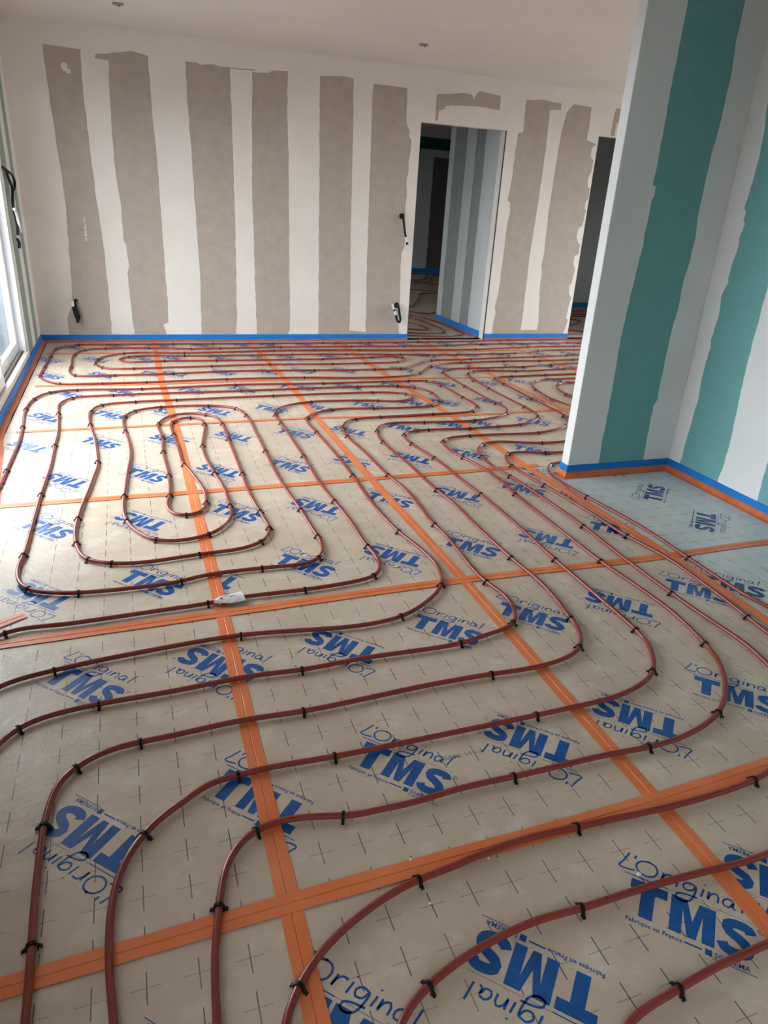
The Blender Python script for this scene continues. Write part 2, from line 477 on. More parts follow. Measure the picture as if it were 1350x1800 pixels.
# ------------------------------------------------------------------ measured outlines and pipe runs (metres, floor plan)
TAPE_NODES = {"A": [[0.222, 1.029], [0.232, 2.241], [0.231, 3.437], [0.229, 4.641], [0.206, 5.779]], "B": [[1.215, 1.039], [1.223, 2.258], [1.207, 3.444], [1.201, 4.66], [1.218, 5.814]], "C": [[2.269, 2.24], [2.214, 3.462], [2.212, 4.572], [2.174, 5.761]], "D": [[3.202, 5.727]], "L2": [[0.222, 1.029], [1.215, 1.039]], "L1": [[0.232, 2.241], [1.223, 2.258], [2.269, 2.24]], "L3": [[0.231, 3.437], [1.207, 3.444], [2.214, 3.462]], "L4": [[0.229, 4.641], [1.201, 4.66], [2.212, 4.572]], "L5": [[0.206, 5.779], [1.218, 5.814], [2.174, 5.761], [3.202, 5.727]]}
PIPE_PATHS = {
    'P1': [[-0.285, 0.55, 0],[-0.287, 0.8, 0],[-0.288, 0.927, 0],[-0.289, 0.998, 0],[-0.292, 1.083, 1],[-0.296, 1.182, 0],[-0.297, 1.292, 0],[-0.296, 1.389, 1],[-0.288, 1.452, 0],[-0.271, 1.533, 0],[-0.231, 1.569, 1],[-0.187, 1.598, 0],[-0.129, 1.615, 0],[-0.063, 1.618, 1],[0.033, 1.621, 0],[0.121, 1.628, 0],[0.224, 1.632, 0],[0.396, 1.623, 1],[0.576, 1.629, 0],[0.792, 1.639, 0],[1.03, 1.638, 1],[1.157, 1.631, 0],[1.241, 1.635, 0],[1.337, 1.653, 0],[1.408, 1.686, 1],[1.457, 1.748, 0],[1.486, 1.819, 0],[1.487, 1.863, 1],[1.51, 1.981, 0],[1.524, 2.148, 0],[1.511, 2.369, 1],[1.508, 2.681, 0],[1.516, 2.985, 0],[1.501, 3.179, 1],[1.496, 3.438, 0],[1.499, 3.565, 0],[1.48, 4.036, 1],[1.516, 4.257, 1],[1.568, 4.359, 0],[1.676, 4.424, 0],[1.928, 4.405, 1],[2.322, 4.394, 1],[2.531, 4.452, 0],[2.66, 4.536, 1],[2.736, 4.688, 0],[2.722, 4.814, 1],[2.707, 5.385, 1],[2.71, 5.758, 0],[2.725, 5.91, 1],[2.825, 6.038, 1],[2.893, 6.057, 0],[3.078, 6.063, 1],[3.695, 6.085, 1],[4.06, 6.158, 1],[4.431, 6.209, 0],[6.0, 6.38, 0]],
    'P2': [[-0.115, 0.5, 0],[-0.125, 0.72, 0],[-0.136, 0.879, 0],[-0.145, 0.973, 0],[-0.146, 1.087, 0],[-0.136, 1.171, 0],[-0.111, 1.242, 0],[-0.068, 1.301, 1],[-0.012, 1.352, 0],[0.041, 1.374, 0],[0.07, 1.409, 0],[0.131, 1.421, 0],[0.174, 1.42, 1],[0.217, 1.427, 0],[0.434, 1.418, 1],[0.701, 1.416, 0],[1.071, 1.417, 1],[1.208, 1.419, 0],[1.362, 1.425, 0],[1.482, 1.453, 0],[1.574, 1.498, 1],[1.64, 1.58, 0],[1.684, 1.675, 0],[1.69, 1.733, 1],[1.693, 1.849, 0],[1.696, 2.058, 0],[1.698, 2.316, 1],[1.708, 2.54, 0],[1.713, 2.658, 0],[1.714, 2.737, 0],[1.714, 3.084, 1],[1.701, 3.337, 0],[1.703, 3.527, 0],[1.692, 3.676, 1],[1.655, 3.948, 1],[1.669, 4.16, 1],[1.738, 4.213, 0],[1.893, 4.232, 1],[2.197, 4.216, 1],[2.381, 4.224, 0],[2.615, 4.244, 1],[2.748, 4.296, 0],[2.861, 4.404, 1],[2.901, 4.556, 0],[2.903, 4.676, 1],[2.892, 5.277, 1],[2.915, 5.663, 0],[2.949, 5.835, 1],[3.048, 5.938, 1],[3.089, 5.938, 0],[3.196, 5.949, 0],[3.511, 5.901, 1],[4.079, 5.95, 1],[4.271, 5.986, 0],[6.0, 6.15, 0]],
    'P3': [[0.02, 0.4, 0],[0.035, 0.65, 0],[0.042, 0.823, 0],[0.047, 0.893, 0],[0.057, 0.978, 0],[0.076, 1.062, 1],[0.091, 1.13, 0],[0.126, 1.195, 0],[0.177, 1.234, 1],[0.22, 1.247, 0],[0.316, 1.238, 0],[0.394, 1.216, 1],[0.443, 1.205, 0],[0.501, 1.212, 0],[0.555, 1.204, 0],[0.678, 1.214, 0],[0.79, 1.216, 0],[0.887, 1.212, 1],[1.051, 1.213, 0],[1.191, 1.212, 0],[1.321, 1.204, 1],[1.455, 1.213, 0],[1.567, 1.24, 0],[1.64, 1.269, 1],[1.716, 1.322, 0],[1.802, 1.413, 0],[1.86, 1.508, 0],[1.887, 1.604, 1],[1.918, 1.792, 0],[1.915, 1.973, 0],[1.896, 2.241, 1],[1.897, 2.508, 0],[1.903, 3.037, 1],[1.923, 3.203, 0],[1.918, 3.454, 0],[1.878, 3.649, 1],[1.853, 3.837, 0],[1.872, 3.97, 1],[1.94, 4.032, 0],[2.123, 4.061, 1],[2.295, 4.059, 0],[2.645, 4.042, 1],[2.86, 4.112, 0],[2.946, 4.159, 1],[3.039, 4.277, 0],[3.092, 4.412, 1],[3.104, 4.901, 1],[3.112, 5.411, 1],[3.117, 5.621, 1],[3.192, 5.689, 0],[3.342, 5.698, 1],[3.725, 5.72, 1],[4.09, 5.739, 0],[6.0, 5.9, 0]],
    'P4': [[0.1, 0.4, 0],[0.13, 0.65, 0],[0.159, 0.787, 0],[0.194, 0.839, 1],[0.233, 0.878, 0],[0.293, 0.919, 0],[0.363, 0.952, 0],[0.429, 0.976, 0],[0.504, 0.995, 1],[0.583, 1.0, 0],[0.701, 1.018, 0],[0.808, 1.024, 0],[0.85, 1.025, 0],[0.94, 1.018, 1],[1.048, 1.014, 0],[1.172, 1.006, 0],[1.307, 1.003, 0],[1.521, 1.013, 1],[1.59, 1.028, 0],[1.8, 1.09, 0],[1.96, 1.24, 0],[2.01, 1.42, 0],[2.035, 1.538, 0],[2.023, 1.766, 0],[2.018, 1.935, 1],[2.022, 2.24, 0],[2.037, 2.602, 1],[2.035, 2.902, 0],[2.013, 3.301, 1],[1.991, 3.473, 0],[2.001, 3.645, 1],[2.041, 3.785, 0],[2.129, 3.879, 1],[2.219, 3.912, 0],[2.547, 3.828, 1],[2.729, 3.834, 0],[3.6, 3.9, 0]],
    'P5': [[0.24, 0.4, 0],[0.31, 0.62, 0],[0.361, 0.723, 0],[0.401, 0.75, 0],[0.448, 0.773, 1],[0.516, 0.795, 0],[0.597, 0.814, 0],[0.694, 0.826, 0],[0.733, 0.829, 0],[0.829, 0.823, 1],[0.967, 0.825, 0],[1.144, 0.82, 0],[1.363, 0.812, 0],[1.75, 0.88, 0],[2.05, 1.0, 0],[2.16, 1.2, 0],[2.18, 1.42, 0],[2.179, 1.589, 0],[2.195, 1.711, 1],[2.218, 1.98, 0],[2.225, 2.23, 0],[2.185, 2.447, 1],[2.175, 2.758, 0],[2.139, 3.131, 1],[2.108, 3.451, 1],[2.144, 3.601, 0],[2.191, 3.676, 1],[2.246, 3.689, 0],[2.451, 3.645, 1],[2.585, 3.633, 0],[3.6, 3.71, 0]],
    'P6': [[0.58, 0.3, 0],[0.68, 0.5, 0],[0.776, 0.593, 0],[0.839, 0.605, 0],[0.931, 0.616, 1],[1.027, 0.628, 0],[1.176, 0.634, 0],[1.7, 0.68, 0],[2.1, 0.8, 0],[2.3, 1.05, 0],[2.345, 1.4, 0],[2.342, 1.744, 0],[2.324, 1.825, 0],[2.324, 2.188, 1],[2.331, 2.498, 0],[2.284, 2.931, 1],[2.264, 3.059, 0],[2.272, 3.161, 0],[2.26, 3.212, 0],[2.282, 3.309, 0],[2.321, 3.389, 0],[2.372, 3.438, 1],[2.414, 3.458, 0],[2.452, 3.46, 0],[2.6, 3.47, 0],[3.6, 3.5, 0]],
    'X1': [[-0.7, 1.7, 0],[-0.66, 2.0, 0],[-0.495, 2.28, 1],[-0.285, 2.286, 0],[0.02, 2.299, 0],[0.183, 2.306, 1],[0.29, 2.321, 0],[0.37, 2.323, 0],[0.563, 2.32, 1],[0.754, 2.332, 0],[0.839, 2.347, 0],[0.873, 2.36, 1],[0.915, 2.429, 0],[0.929, 2.514, 0],[0.919, 2.629, 1],[0.924, 2.898, 0],[0.913, 3.149, 1],[0.904, 3.405, 0],[0.916, 3.857, 1],[0.919, 4.535, 1],[0.916, 4.735, 1],[0.957, 4.878, 0],[1.029, 4.956, 0],[1.247, 5.051, 1],[1.779, 5.022, 1],[1.891, 4.979, 0],[2.071, 5.031, 1],[2.131, 5.143, 0],[2.085, 5.197, 1],[1.958, 5.256, 0],[1.815, 5.273, 1],[0.997, 5.263, 1],[0.278, 5.23, 1],[-0.007, 5.213, 1],[-0.242, 5.151, 1],[-0.3, 4.994, 1],[-0.296, 4.689, 1],[-0.259, 4.366, 0],[-0.234, 3.96, 1],[-0.232, 3.889, 0],[-0.244, 3.772, 0],[-0.265, 3.557, 0],[-0.294, 3.295, 0],[-0.302, 3.191, 1],[-0.307, 3.043, 0],[-0.296, 2.926, 1],[-0.278, 2.831, 0],[-0.253, 2.773, 1],[-0.202, 2.731, 0],[-0.144, 2.709, 1],[-0.035, 2.691, 0],[0.191, 2.713, 1],[0.398, 2.729, 0],[0.444, 2.757, 0],[0.481, 2.773, 1],[0.534, 2.897, 1],[0.527, 3.006, 0],[0.523, 3.098, 1],[0.511, 3.321, 0],[0.517, 3.626, 1],[0.526, 4.254, 1],[0.53, 4.585, 1],[0.509, 4.747, 0],[0.453, 4.816, 1],[0.342, 4.865, 0],[0.264, 4.852, 0],[0.205, 4.814, 0],[0.123, 4.647, 1],[0.134, 4.331, 1],[0.122, 4.068, 1],[0.13, 3.671, 1],[0.117, 3.382, 1],[0.096, 3.259, 0],[0.116, 3.162, 0],[0.17, 3.124, 1],[0.228, 3.138, 0],[0.257, 3.159, 0],[0.285, 3.255, 1],[0.291, 3.445, 0],[0.264, 3.616, 0],[0.245, 3.738, 0],[0.221, 3.82, 1],[0.213, 4.14, 0],[0.203, 4.406, 1],[0.198, 4.592, 0],[0.212, 4.664, 1],[0.269, 4.745, 0],[0.333, 4.763, 1],[0.394, 4.74, 0],[0.413, 4.581, 1],[0.356, 4.151, 1],[0.353, 3.941, 0],[0.37, 3.669, 1],[0.393, 3.451, 0],[0.391, 3.202, 1],[0.38, 3.06, 0],[0.326, 2.96, 0],[0.259, 2.897, 1],[0.17, 2.867, 0],[0.089, 2.866, 0],[0.023, 2.895, 1],[-0.042, 2.984, 0],[-0.089, 3.114, 1],[-0.104, 3.278, 0],[-0.098, 3.441, 1],[-0.093, 3.522, 0],[-0.082, 3.712, 0],[-0.058, 4.049, 0],[-0.065, 4.296, 0],[-0.084, 4.512, 1],[-0.094, 4.701, 0],[-0.088, 4.834, 1],[-0.018, 4.973, 1],[0.149, 5.049, 1],[0.491, 5.044, 1],[0.62, 5.0, 0],[0.68, 4.941, 1],[0.718, 4.754, 1],[0.718, 4.363, 0],[0.71, 3.981, 1],[0.702, 3.591, 0],[0.707, 3.361, 0],[0.721, 3.075, 1],[0.726, 2.854, 0],[0.729, 2.765, 1],[0.724, 2.654, 0],[0.677, 2.555, 1],[0.612, 2.527, 0],[0.441, 2.533, 1],[0.177, 2.523, 0],[0.116, 2.498, 1],[-0.267, 2.498, 1],[-0.377, 2.529, 0],[-0.452, 2.569, 1],[-0.49, 2.653, 0],[-0.502, 2.765, 0],[-0.492, 2.864, 1],[-0.489, 3.124, 0],[-0.485, 3.525, 1],[-0.473, 3.934, 0],[-0.477, 4.294, 1],[-0.477, 4.555, 0],[-0.503, 4.985, 1],[-0.51, 5.227, 0],[-0.438, 5.373, 1],[-0.169, 5.422, 1],[0.783, 5.442, 1],[1.747, 5.471, 1],[2.096, 5.452, 1],[2.243, 5.383, 1],[2.3, 5.311, 0],[2.316, 5.182, 1],[2.269, 4.936, 1],[2.155, 4.821, 1],[2.025, 4.795, 0],[1.677, 4.81, 1],[1.432, 4.833, 0],[1.345, 4.809, 1],[1.224, 4.755, 0],[1.115, 4.62, 1],[1.109, 4.301, 1],[1.116, 3.946, 0],[1.112, 3.488, 1],[1.103, 3.281, 0],[1.099, 3.201, 0],[1.097, 2.952, 0],[1.11, 2.748, 1],[1.141, 2.578, 0],[1.158, 2.442, 0],[1.144, 2.306, 0],[1.109, 2.225, 1],[1.046, 2.156, 0],[0.943, 2.08, 0],[0.854, 2.039, 1],[0.697, 2.022, 0],[0.28, 2.068, 1],[-0.036, 2.053, 0],[-0.328, 2.018, 1],[-0.465, 1.98, 0],[-0.66, 1.75, 0],[-0.72, 1.45, 0],[-0.72, 0.5, 0]],
    'X2': [[-0.76, 2.1, 0],[-0.74, 3.0, 0],[-0.686, 3.693, 0],[-0.683, 3.914, 1],[-0.677, 4.399, 0],[-0.688, 4.688, 1],[-0.714, 5.108, 1],[-0.687, 5.378, 1],[-0.596, 5.556, 1],[-0.411, 5.609, 1],[0.042, 5.586, 1],[0.767, 5.642, 1],[1.499, 5.616, 1],[1.913, 5.621, 0],[2.264, 5.619, 1],[2.447, 5.601, 1],[2.506, 5.421, 1],[2.523, 5.034, 1],[2.518, 4.745, 1],[2.41, 4.624, 1],[2.067, 4.595, 1],[1.651, 4.58, 1],[1.466, 4.559, 1],[1.391, 4.523, 0],[1.308, 4.377, 1],[1.286, 4.189, 1],[1.305, 3.841, 0],[1.312, 3.458, 1],[1.337, 3.207, 0],[1.309, 2.764, 1],[1.317, 2.68, 0],[1.305, 2.463, 0],[1.296, 2.212, 1],[1.322, 2.119, 0],[1.32, 2.029, 0],[1.297, 1.949, 0],[1.255, 1.886, 1],[1.203, 1.867, 0],[1.117, 1.851, 0],[1.005, 1.825, 1],[0.64, 1.831, 0],[0.442, 1.821, 1],[0.286, 1.832, 0],[0.209, 1.83, 0],[0.017, 1.818, 0],[-0.179, 1.815, 1],[-0.333, 1.796, 0],[-0.395, 1.768, 1],[-0.431, 1.715, 0],[-0.55, 1.5, 0],[-0.61, 1.3, 0],[-0.6, 0.5, 0]],
    'X3': [[6.2, 6.47, 0],[4.553, 6.382, 0],[4.464, 6.373, 1],[4.015, 6.346, 1],[3.602, 6.352, 1],[3.168, 6.315, 0],[3.101, 6.32, 1],[2.926, 6.289, 0],[2.72, 6.176, 1],[2.478, 5.882, 1],[2.381, 5.827, 0],[2.145, 5.782, 0],[1.709, 5.799, 0],[1.379, 5.838, 1],[0.733, 5.843, 1],[0.084, 5.801, 1],[-0.243, 5.797, 1],[-0.556, 5.821, 1],[-0.643, 5.917, 0],[-0.707, 6.067, 1],[-0.704, 6.411, 1],[-0.694, 6.835, 1],[-0.671, 7.199, 1],[-0.588, 7.31, 0],[-0.491, 7.387, 1],[-0.204, 7.4, 1],[0.393, 7.403, 1],[0.792, 7.394, 1],[1.405, 7.393, 1],[1.966, 7.4, 1],[2.486, 7.399, 1],[3.086, 7.425, 1],[3.707, 7.446, 0],[4.293, 7.508, 1],[5.381, 7.523, 0],[6.4, 7.53, 0]],
    'X4': [[6.3, 6.7, 0],[4.717, 6.608, 0],[4.517, 6.594, 1],[4.08, 6.545, 1],[3.288, 6.476, 1],[3.106, 6.456, 0],[2.822, 6.443, 1],[2.715, 6.37, 0],[2.479, 6.153, 0],[2.385, 6.108, 1],[2.105, 6.091, 1],[1.793, 6.09, 0],[1.548, 6.111, 1],[0.772, 6.133, 0],[0.303, 6.085, 1],[-0.159, 6.065, 1],[-0.447, 6.082, 1],[-0.504, 6.234, 0],[-0.499, 6.413, 1],[-0.498, 6.918, 1],[-0.418, 7.142, 1],[-0.24, 7.193, 1],[0.166, 7.198, 1],[0.547, 7.142, 1],[0.831, 7.153, 1],[1.444, 7.185, 1],[2.225, 7.193, 1],[2.81, 7.184, 1],[3.339, 7.201, 1],[3.803, 7.268, 1],[4.357, 7.277, 1],[4.982, 7.315, 1],[5.255, 7.337, 0],[6.4, 7.35, 0]],
    'X5': [[6.4, 7.14, 0],[5.083, 7.103, 0],[4.946, 7.096, 1],[4.318, 7.077, 1],[3.591, 6.973, 1],[2.834, 6.973, 1],[2.256, 7.001, 1],[1.766, 7.021, 1],[1.357, 7.017, 1],[0.476, 6.937, 1],[0.09, 6.981, 0],[-0.075, 6.955, 1],[-0.17, 6.895, 0],[-0.296, 6.707, 1],[-0.311, 6.511, 1],[-0.247, 6.363, 1],[-0.16, 6.312, 0],[0.004, 6.306, 1],[0.65, 6.348, 1],[1.184, 6.378, 1],[1.78, 6.353, 1],[2.12, 6.37, 1],[2.468, 6.397, 1],[2.584, 6.505, 0],[2.597, 6.591, 1],[2.518, 6.657, 0],[2.278, 6.625, 1],[1.732, 6.58, 1],[0.737, 6.583, 1],[0.278, 6.594, 1],[-0.002, 6.566, 0],[-0.09, 6.612, 0],[-0.113, 6.695, 1],[-0.044, 6.794, 1],[0.043, 6.818, 0],[0.17, 6.845, 0],[0.47, 6.805, 1],[1.492, 6.811, 1],[2.045, 6.793, 1],[2.613, 6.746, 1],[3.24, 6.7, 1],[3.959, 6.744, 1],[4.083, 6.774, 0],[4.307, 6.857, 1],[4.927, 6.892, 0],[6.4, 6.92, 0]],
    'X6': [[4.9, 5.75, 0],[3.965, 5.56, 0],[3.578, 5.537, 0],[3.464, 5.482, 1],[3.365, 5.363, 0],[3.306, 5.197, 1],[3.273, 4.91, 0],[3.318, 4.666, 0],[3.4, 4.45, 0],[3.6, 4.3, 0]],
    'X7': [[4.9, 5.55, 0],[3.852, 5.405, 0],[3.714, 5.397, 0],[3.623, 5.349, 1],[3.532, 5.205, 0],[3.495, 5.01, 1],[3.487, 4.896, 0],[3.55, 4.72, 0],[3.75, 4.6, 0]],
}
BACK_PATCHES = {
    'g1': [[-0.5, 2.511], [-0.198, 2.503], [-0.213, 2.276], [-0.205, 1.803], [-0.203, 1.665], [-0.193, 1.3], [-0.173, 0.918], [-0.166, 0.553], [-0.177, 0.073], [-0.573, 0.068], [-0.572, 0.224], [-0.504, 0.369], [-0.496, 0.546], [-0.465, 1.269], [-0.472, 1.569], [-0.491, 2.018], [-0.499, 2.373]],
    'g2': [[-0.078, 2.483], [0.008, 2.493], [0.216, 2.537], [0.358, 2.514], [0.36, 2.124], [0.377, 1.674], [0.379, 0.956], [0.385, 0.379], [0.378, 0.19], [0.328, 0.167], [0.355, 0.071], [0.04, 0.072], [0.029, 0.375], [0.023, 0.663], [0.046, 0.735], [0.034, 0.926], [0.014, 0.963], [0.02, 1.246], [0.008, 1.393], [-0.002, 1.521], [-0.005, 1.616], [-0.004, 1.88], [0.009, 2.21], [0.022, 2.445], [-0.089, 2.448]],
    'g3': [[0.681, 2.505], [0.785, 2.509], [0.818, 2.494], [0.921, 2.511], [0.989, 2.5], [1.066, 2.501], [1.312, 2.51], [1.311, 2.498], [1.078, 2.492], [1.084, 1.968], [1.085, 1.125], [1.077, 0.212], [1.063, 0.07], [0.702, 0.071], [0.719, 0.57], [0.708, 1.004], [0.695, 1.777], [0.678, 2.244]],
    'g4': [[1.285, 2.49], [1.32, 2.483], [1.436, 2.494], [1.482, 2.518], [1.623, 2.528], [1.619, 2.173], [1.631, 1.677], [1.637, 0.779], [1.647, 0.234], [1.643, 0.113], [1.616, 0.068], [1.285, 0.069], [1.274, 0.581], [1.264, 1.483], [1.274, 2.143]],
    'g5': [[1.938, 2.521], [2.189, 2.543], [2.238, 2.536], [2.277, 2.531], [2.286, 2.298], [2.292, 1.895], [2.299, 1.179], [2.325, 0.196], [2.319, 0.109], [2.452, 0.096], [2.52, 0.088], [2.521, 0.06], [1.963, 0.061], [1.955, 0.978], [1.945, 1.869]],
    'g6': [[2.484, 2.512], [2.544, 2.508], [2.705, 2.509], [2.844, 2.506], [2.86, 2.197], [2.897, 2.131], [2.896, 2.079], [2.924, 2.046], [2.922, 1.941], [2.907, 1.851], [2.914, 1.762], [2.899, 1.671], [2.911, 1.506], [2.902, 1.432], [2.918, 1.206], [2.919, 1.012], [2.889, 0.933], [2.888, 0.814], [2.907, 0.408], [2.903, 0.198], [2.924, 0.06], [2.521, 0.06], [2.514, 0.123], [2.509, 0.403], [2.497, 0.803], [2.491, 1.373], [2.485, 1.909], [2.479, 2.414]],
    'g7': [[3.173, 2.487], [3.31, 2.499], [3.458, 2.523], [3.568, 2.516], [3.595, 2.476], [3.612, 2.52], [3.651, 2.558], [3.763, 2.548], [3.899, 2.539], [3.905, 2.408], [3.646, 2.417], [3.342, 2.401], [3.274, 2.383], [3.27, 2.361], [3.208, 2.338], [3.202, 2.246], [3.171, 2.251], [3.167, 2.394]],
    'g8': [[4.208, 2.533], [4.312, 2.537], [4.427, 2.553], [4.524, 2.539], [4.644, 2.537], [4.65, 2.478], [4.513, 2.462], [4.529, 2.096], [4.522, 1.557], [4.502, 1.069], [4.505, 0.645], [4.515, 0.248], [4.51, 0.112], [4.504, 0.062], [4.125, 0.067], [4.125, 0.202], [4.144, 0.313], [4.122, 0.378], [4.149, 0.552], [4.152, 0.892], [4.154, 1.139], [4.156, 1.3], [4.175, 1.42], [4.161, 1.518], [4.123, 1.545], [4.141, 1.653], [4.148, 1.768], [4.15, 1.994], [4.158, 2.206], [4.216, 2.229]],
    'g8b': [[4.73, 2.464], [4.8, 2.542], [4.935, 2.54], [5.035, 2.536], [5.042, 2.38], [5.04, 2.211], [5.172, 2.183], [5.158, 2.167], [5.117, 2.141], [5.125, 2.045], [5.163, 2.019], [5.165, 1.911], [5.148, 1.871], [5.129, 1.81], [5.15, 1.732], [5.176, 1.734], [5.18, 1.613], [5.15, 1.581], [5.149, 1.51], [5.174, 1.49], [5.155, 1.324], [5.108, 1.291], [5.101, 1.197], [5.141, 1.124], [5.168, 1.125], [5.164, 1.008], [5.115, 0.985], [5.111, 0.898], [5.15, 0.834], [5.134, 0.68], [5.107, 0.635], [5.119, 0.546], [5.16, 0.502], [5.14, 0.366], [5.134, 0.251], [5.163, 0.24], [5.142, 0.135], [5.115, 0.06], [4.504, 0.062], [4.51, 0.112], [4.737, 0.112], [4.748, 0.204], [4.695, 0.649], [4.703, 0.758], [4.677, 0.864], [4.692, 1.034], [4.674, 1.405], [4.683, 1.918], [4.695, 2.259]],
    'g9': [[5.363, 2.556], [5.491, 2.557], [5.48, 2.417], [5.397, 2.41], [5.395, 2.281], [5.338, 2.28], [5.345, 2.499]],
}
PARTITION_PATCHES = {
    't1': [[2.588, 2.62], [2.589, 2.366], [2.589, 2.21], [2.585, 2.062], [2.59, 1.836], [2.592, 1.649], [2.588, 1.584], [2.608, 1.576], [2.612, 1.536], [2.599, 1.509], [2.601, 1.455], [2.596, 1.353], [2.601, 1.298], [2.594, 1.193], [2.586, 1.096], [2.578, 0.976], [2.574, 0.833], [2.574, 0.665], [2.58, 0.512], [2.579, 0.355], [2.581, 0.286], [2.577, 0.239], [2.581, 0.069], [2.907, 0.064], [2.899, 0.235], [2.896, 0.411], [2.917, 0.451], [2.912, 0.48], [2.91, 0.593], [2.909, 0.747], [2.911, 0.886], [2.922, 0.99], [2.916, 1.102], [2.927, 1.202], [2.932, 1.339], [2.918, 1.442], [2.916, 1.498], [2.916, 1.626], [2.918, 1.759], [2.929, 1.864], [2.929, 1.94], [2.931, 1.99], [2.932, 2.081], [2.926, 2.153], [2.916, 2.239], [2.918, 2.408], [2.918, 2.62]],
}
RIGHT_PATCHES = {
    't2': [[3.155, 2.62], [3.161, 2.182], [3.156, 2.086], [3.146, 1.937], [3.128, 1.852], [3.123, 1.767], [3.124, 1.663], [3.128, 1.565], [3.138, 1.501], [3.119, 1.483], [3.123, 1.446], [3.108, 1.424], [3.123, 1.362], [3.114, 1.316], [3.127, 1.238], [3.131, 1.15], [3.122, 1.131], [3.132, 1.11], [3.149, 1.058], [3.133, 0.948], [3.14, 0.906], [3.148, 0.82], [3.137, 0.78], [3.146, 0.681], [3.147, 0.593], [3.134, 0.484], [3.142, 0.39], [3.142, 0.344], [3.146, 0.284], [3.154, 0.186], [3.152, 0.102], [3.163, 0.06], [2.851, 0.06], [2.837, 0.156], [2.835, 0.358], [2.857, 0.661], [2.86, 0.932], [2.858, 1.123], [2.856, 1.306], [2.86, 1.642], [2.862, 2.62]],
}
CRUMBS = [('white plaster crumb on the lettering at the lower right', 1.019, 0.861, 0.007), ('tiny white crumb below the near tape, between the two bottom right pipes', 0.519, 0.939, 0.004), ('tiny white crumb at the lower edge of the near tape', 0.699, 1.006, 0.004), ('white crumb on the near tape above a pipe clip', 0.518, 1.055, 0.005)]

# ------------------------------------------------------------------ structure
DOOR1 = (3.02, 4.02, 0.0, 2.225)
DOOR2 = (5.19, 6.12, 0.0, 2.27)
YT = 7.72          # back face of the back wall
YR = -2.4          # wall behind the camera
XW, YP = 3.10, 3.26    # right wall face, partition face
YH = 15.9          # far wall of the back room
ZH = 3.0


def wall(name, me, mat, label, loc=(0, 0, 0)):
    return tag(link(name, me, mat, None, loc), label, 'wall', kind='structure')


floor = tag(link('floor', boxes_mesh('floor_slab', [(XL - 0.3, 9.3, YR - 0.1, YH + 0.1, -0.2, -0.061)]), M['slab']),
            'concrete slab covered with taped insulation boards', 'floor', kind='structure')
ceiling = tag(link('ceiling', boxes_mesh('ceiling', [(XL - 0.3, XR + 0.3, YR - 0.1, YB, ZC, ZC + 0.15)]), M['ceiling']),
              'plain off-white plastered ceiling of the main room', 'ceiling', kind='structure')
tag(link('ceiling_hall', boxes_mesh('ceiling_hall', [(XL - 0.3, 9.3, YT, YH + 0.1, ZH, ZH + 0.15)]), M['ceiling']),
    'ceiling of the rooms beyond the doorway', 'ceiling', kind='structure')
wall_left = wall('wall_left', wall_mesh('wall_left', 'y', YR - 0.1, YT, XL - 0.13, XL, -0.2, ZC,
                 [(w[0], w[1], w[2], w[3]) for w in (WIN1, ADDED_WIN2)]), M['plaster'], 'outer wall with the glazed sliding door at its edge')
wall_back = wall('wall_back', wall_mesh('wall_back', 'x', XL, 9.3, YB, YT, -0.06, ZH + 0.15, [DOOR1, DOOR2]), M['plaster'],
                 'back wall striped with white plaster and bare grey-brown plasterboard')
wall_right = wall('wall_right', boxes_mesh('wall_right', [(XW, XW + 0.08, YR, YP + 0.07, -0.06, ZC)]), M['plaster_cool'],
                  'nearest teal and white striped wall running towards the camera')
wall_part = wall('wall_partition', bevel_mesh(boxes_mesh('wall_partition', [(2.368, XW, YP, YP + 0.07, -0.06, ZC)]), 0.002), M['plaster_cool'],
                 'short partition wall with white end and one broad teal stripe')
wall('wall_rear', boxes_mesh('wall_rear', [(XL, XW + 0.08, YR - 0.1, YR, -0.06, ZC)]), M['plaster'], 'wall behind the photographer')
wall('wall_far_right', wall_mesh('wall_far_right', 'y', YP + 0.07, YT, XR, XR + 0.3, -0.2, ZC, [WIN3]), M['plaster'],
     'outer wall with a glazed door hidden behind the partition')
wall('wall_behind_partition', boxes_mesh('wall_behind_partition', [(XW + 0.08, XR, YP, YP + 0.07, -0.06, ZC)]), M['plaster'],
     'hidden wall continuing behind the partition')
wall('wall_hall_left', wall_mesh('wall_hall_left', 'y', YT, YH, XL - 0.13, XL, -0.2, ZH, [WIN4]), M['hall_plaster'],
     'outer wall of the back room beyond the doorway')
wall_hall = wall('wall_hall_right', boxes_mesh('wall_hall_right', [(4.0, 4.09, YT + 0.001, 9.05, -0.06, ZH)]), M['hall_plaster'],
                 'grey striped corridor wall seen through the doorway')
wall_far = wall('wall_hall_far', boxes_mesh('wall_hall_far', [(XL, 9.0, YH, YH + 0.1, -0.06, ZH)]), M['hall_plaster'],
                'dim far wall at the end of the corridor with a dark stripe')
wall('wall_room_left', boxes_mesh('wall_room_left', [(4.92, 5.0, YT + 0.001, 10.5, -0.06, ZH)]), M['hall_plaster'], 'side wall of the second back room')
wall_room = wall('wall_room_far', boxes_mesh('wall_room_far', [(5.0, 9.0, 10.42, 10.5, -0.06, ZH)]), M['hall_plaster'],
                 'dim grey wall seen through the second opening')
wall('wall_room_right', wall_mesh('wall_room_right', 'y', YT, YH, 9.0, 9.3, -0.2, ZH, [ADDED_WIN5]), M['hall_plaster'],
     'outer wall of the second back room')

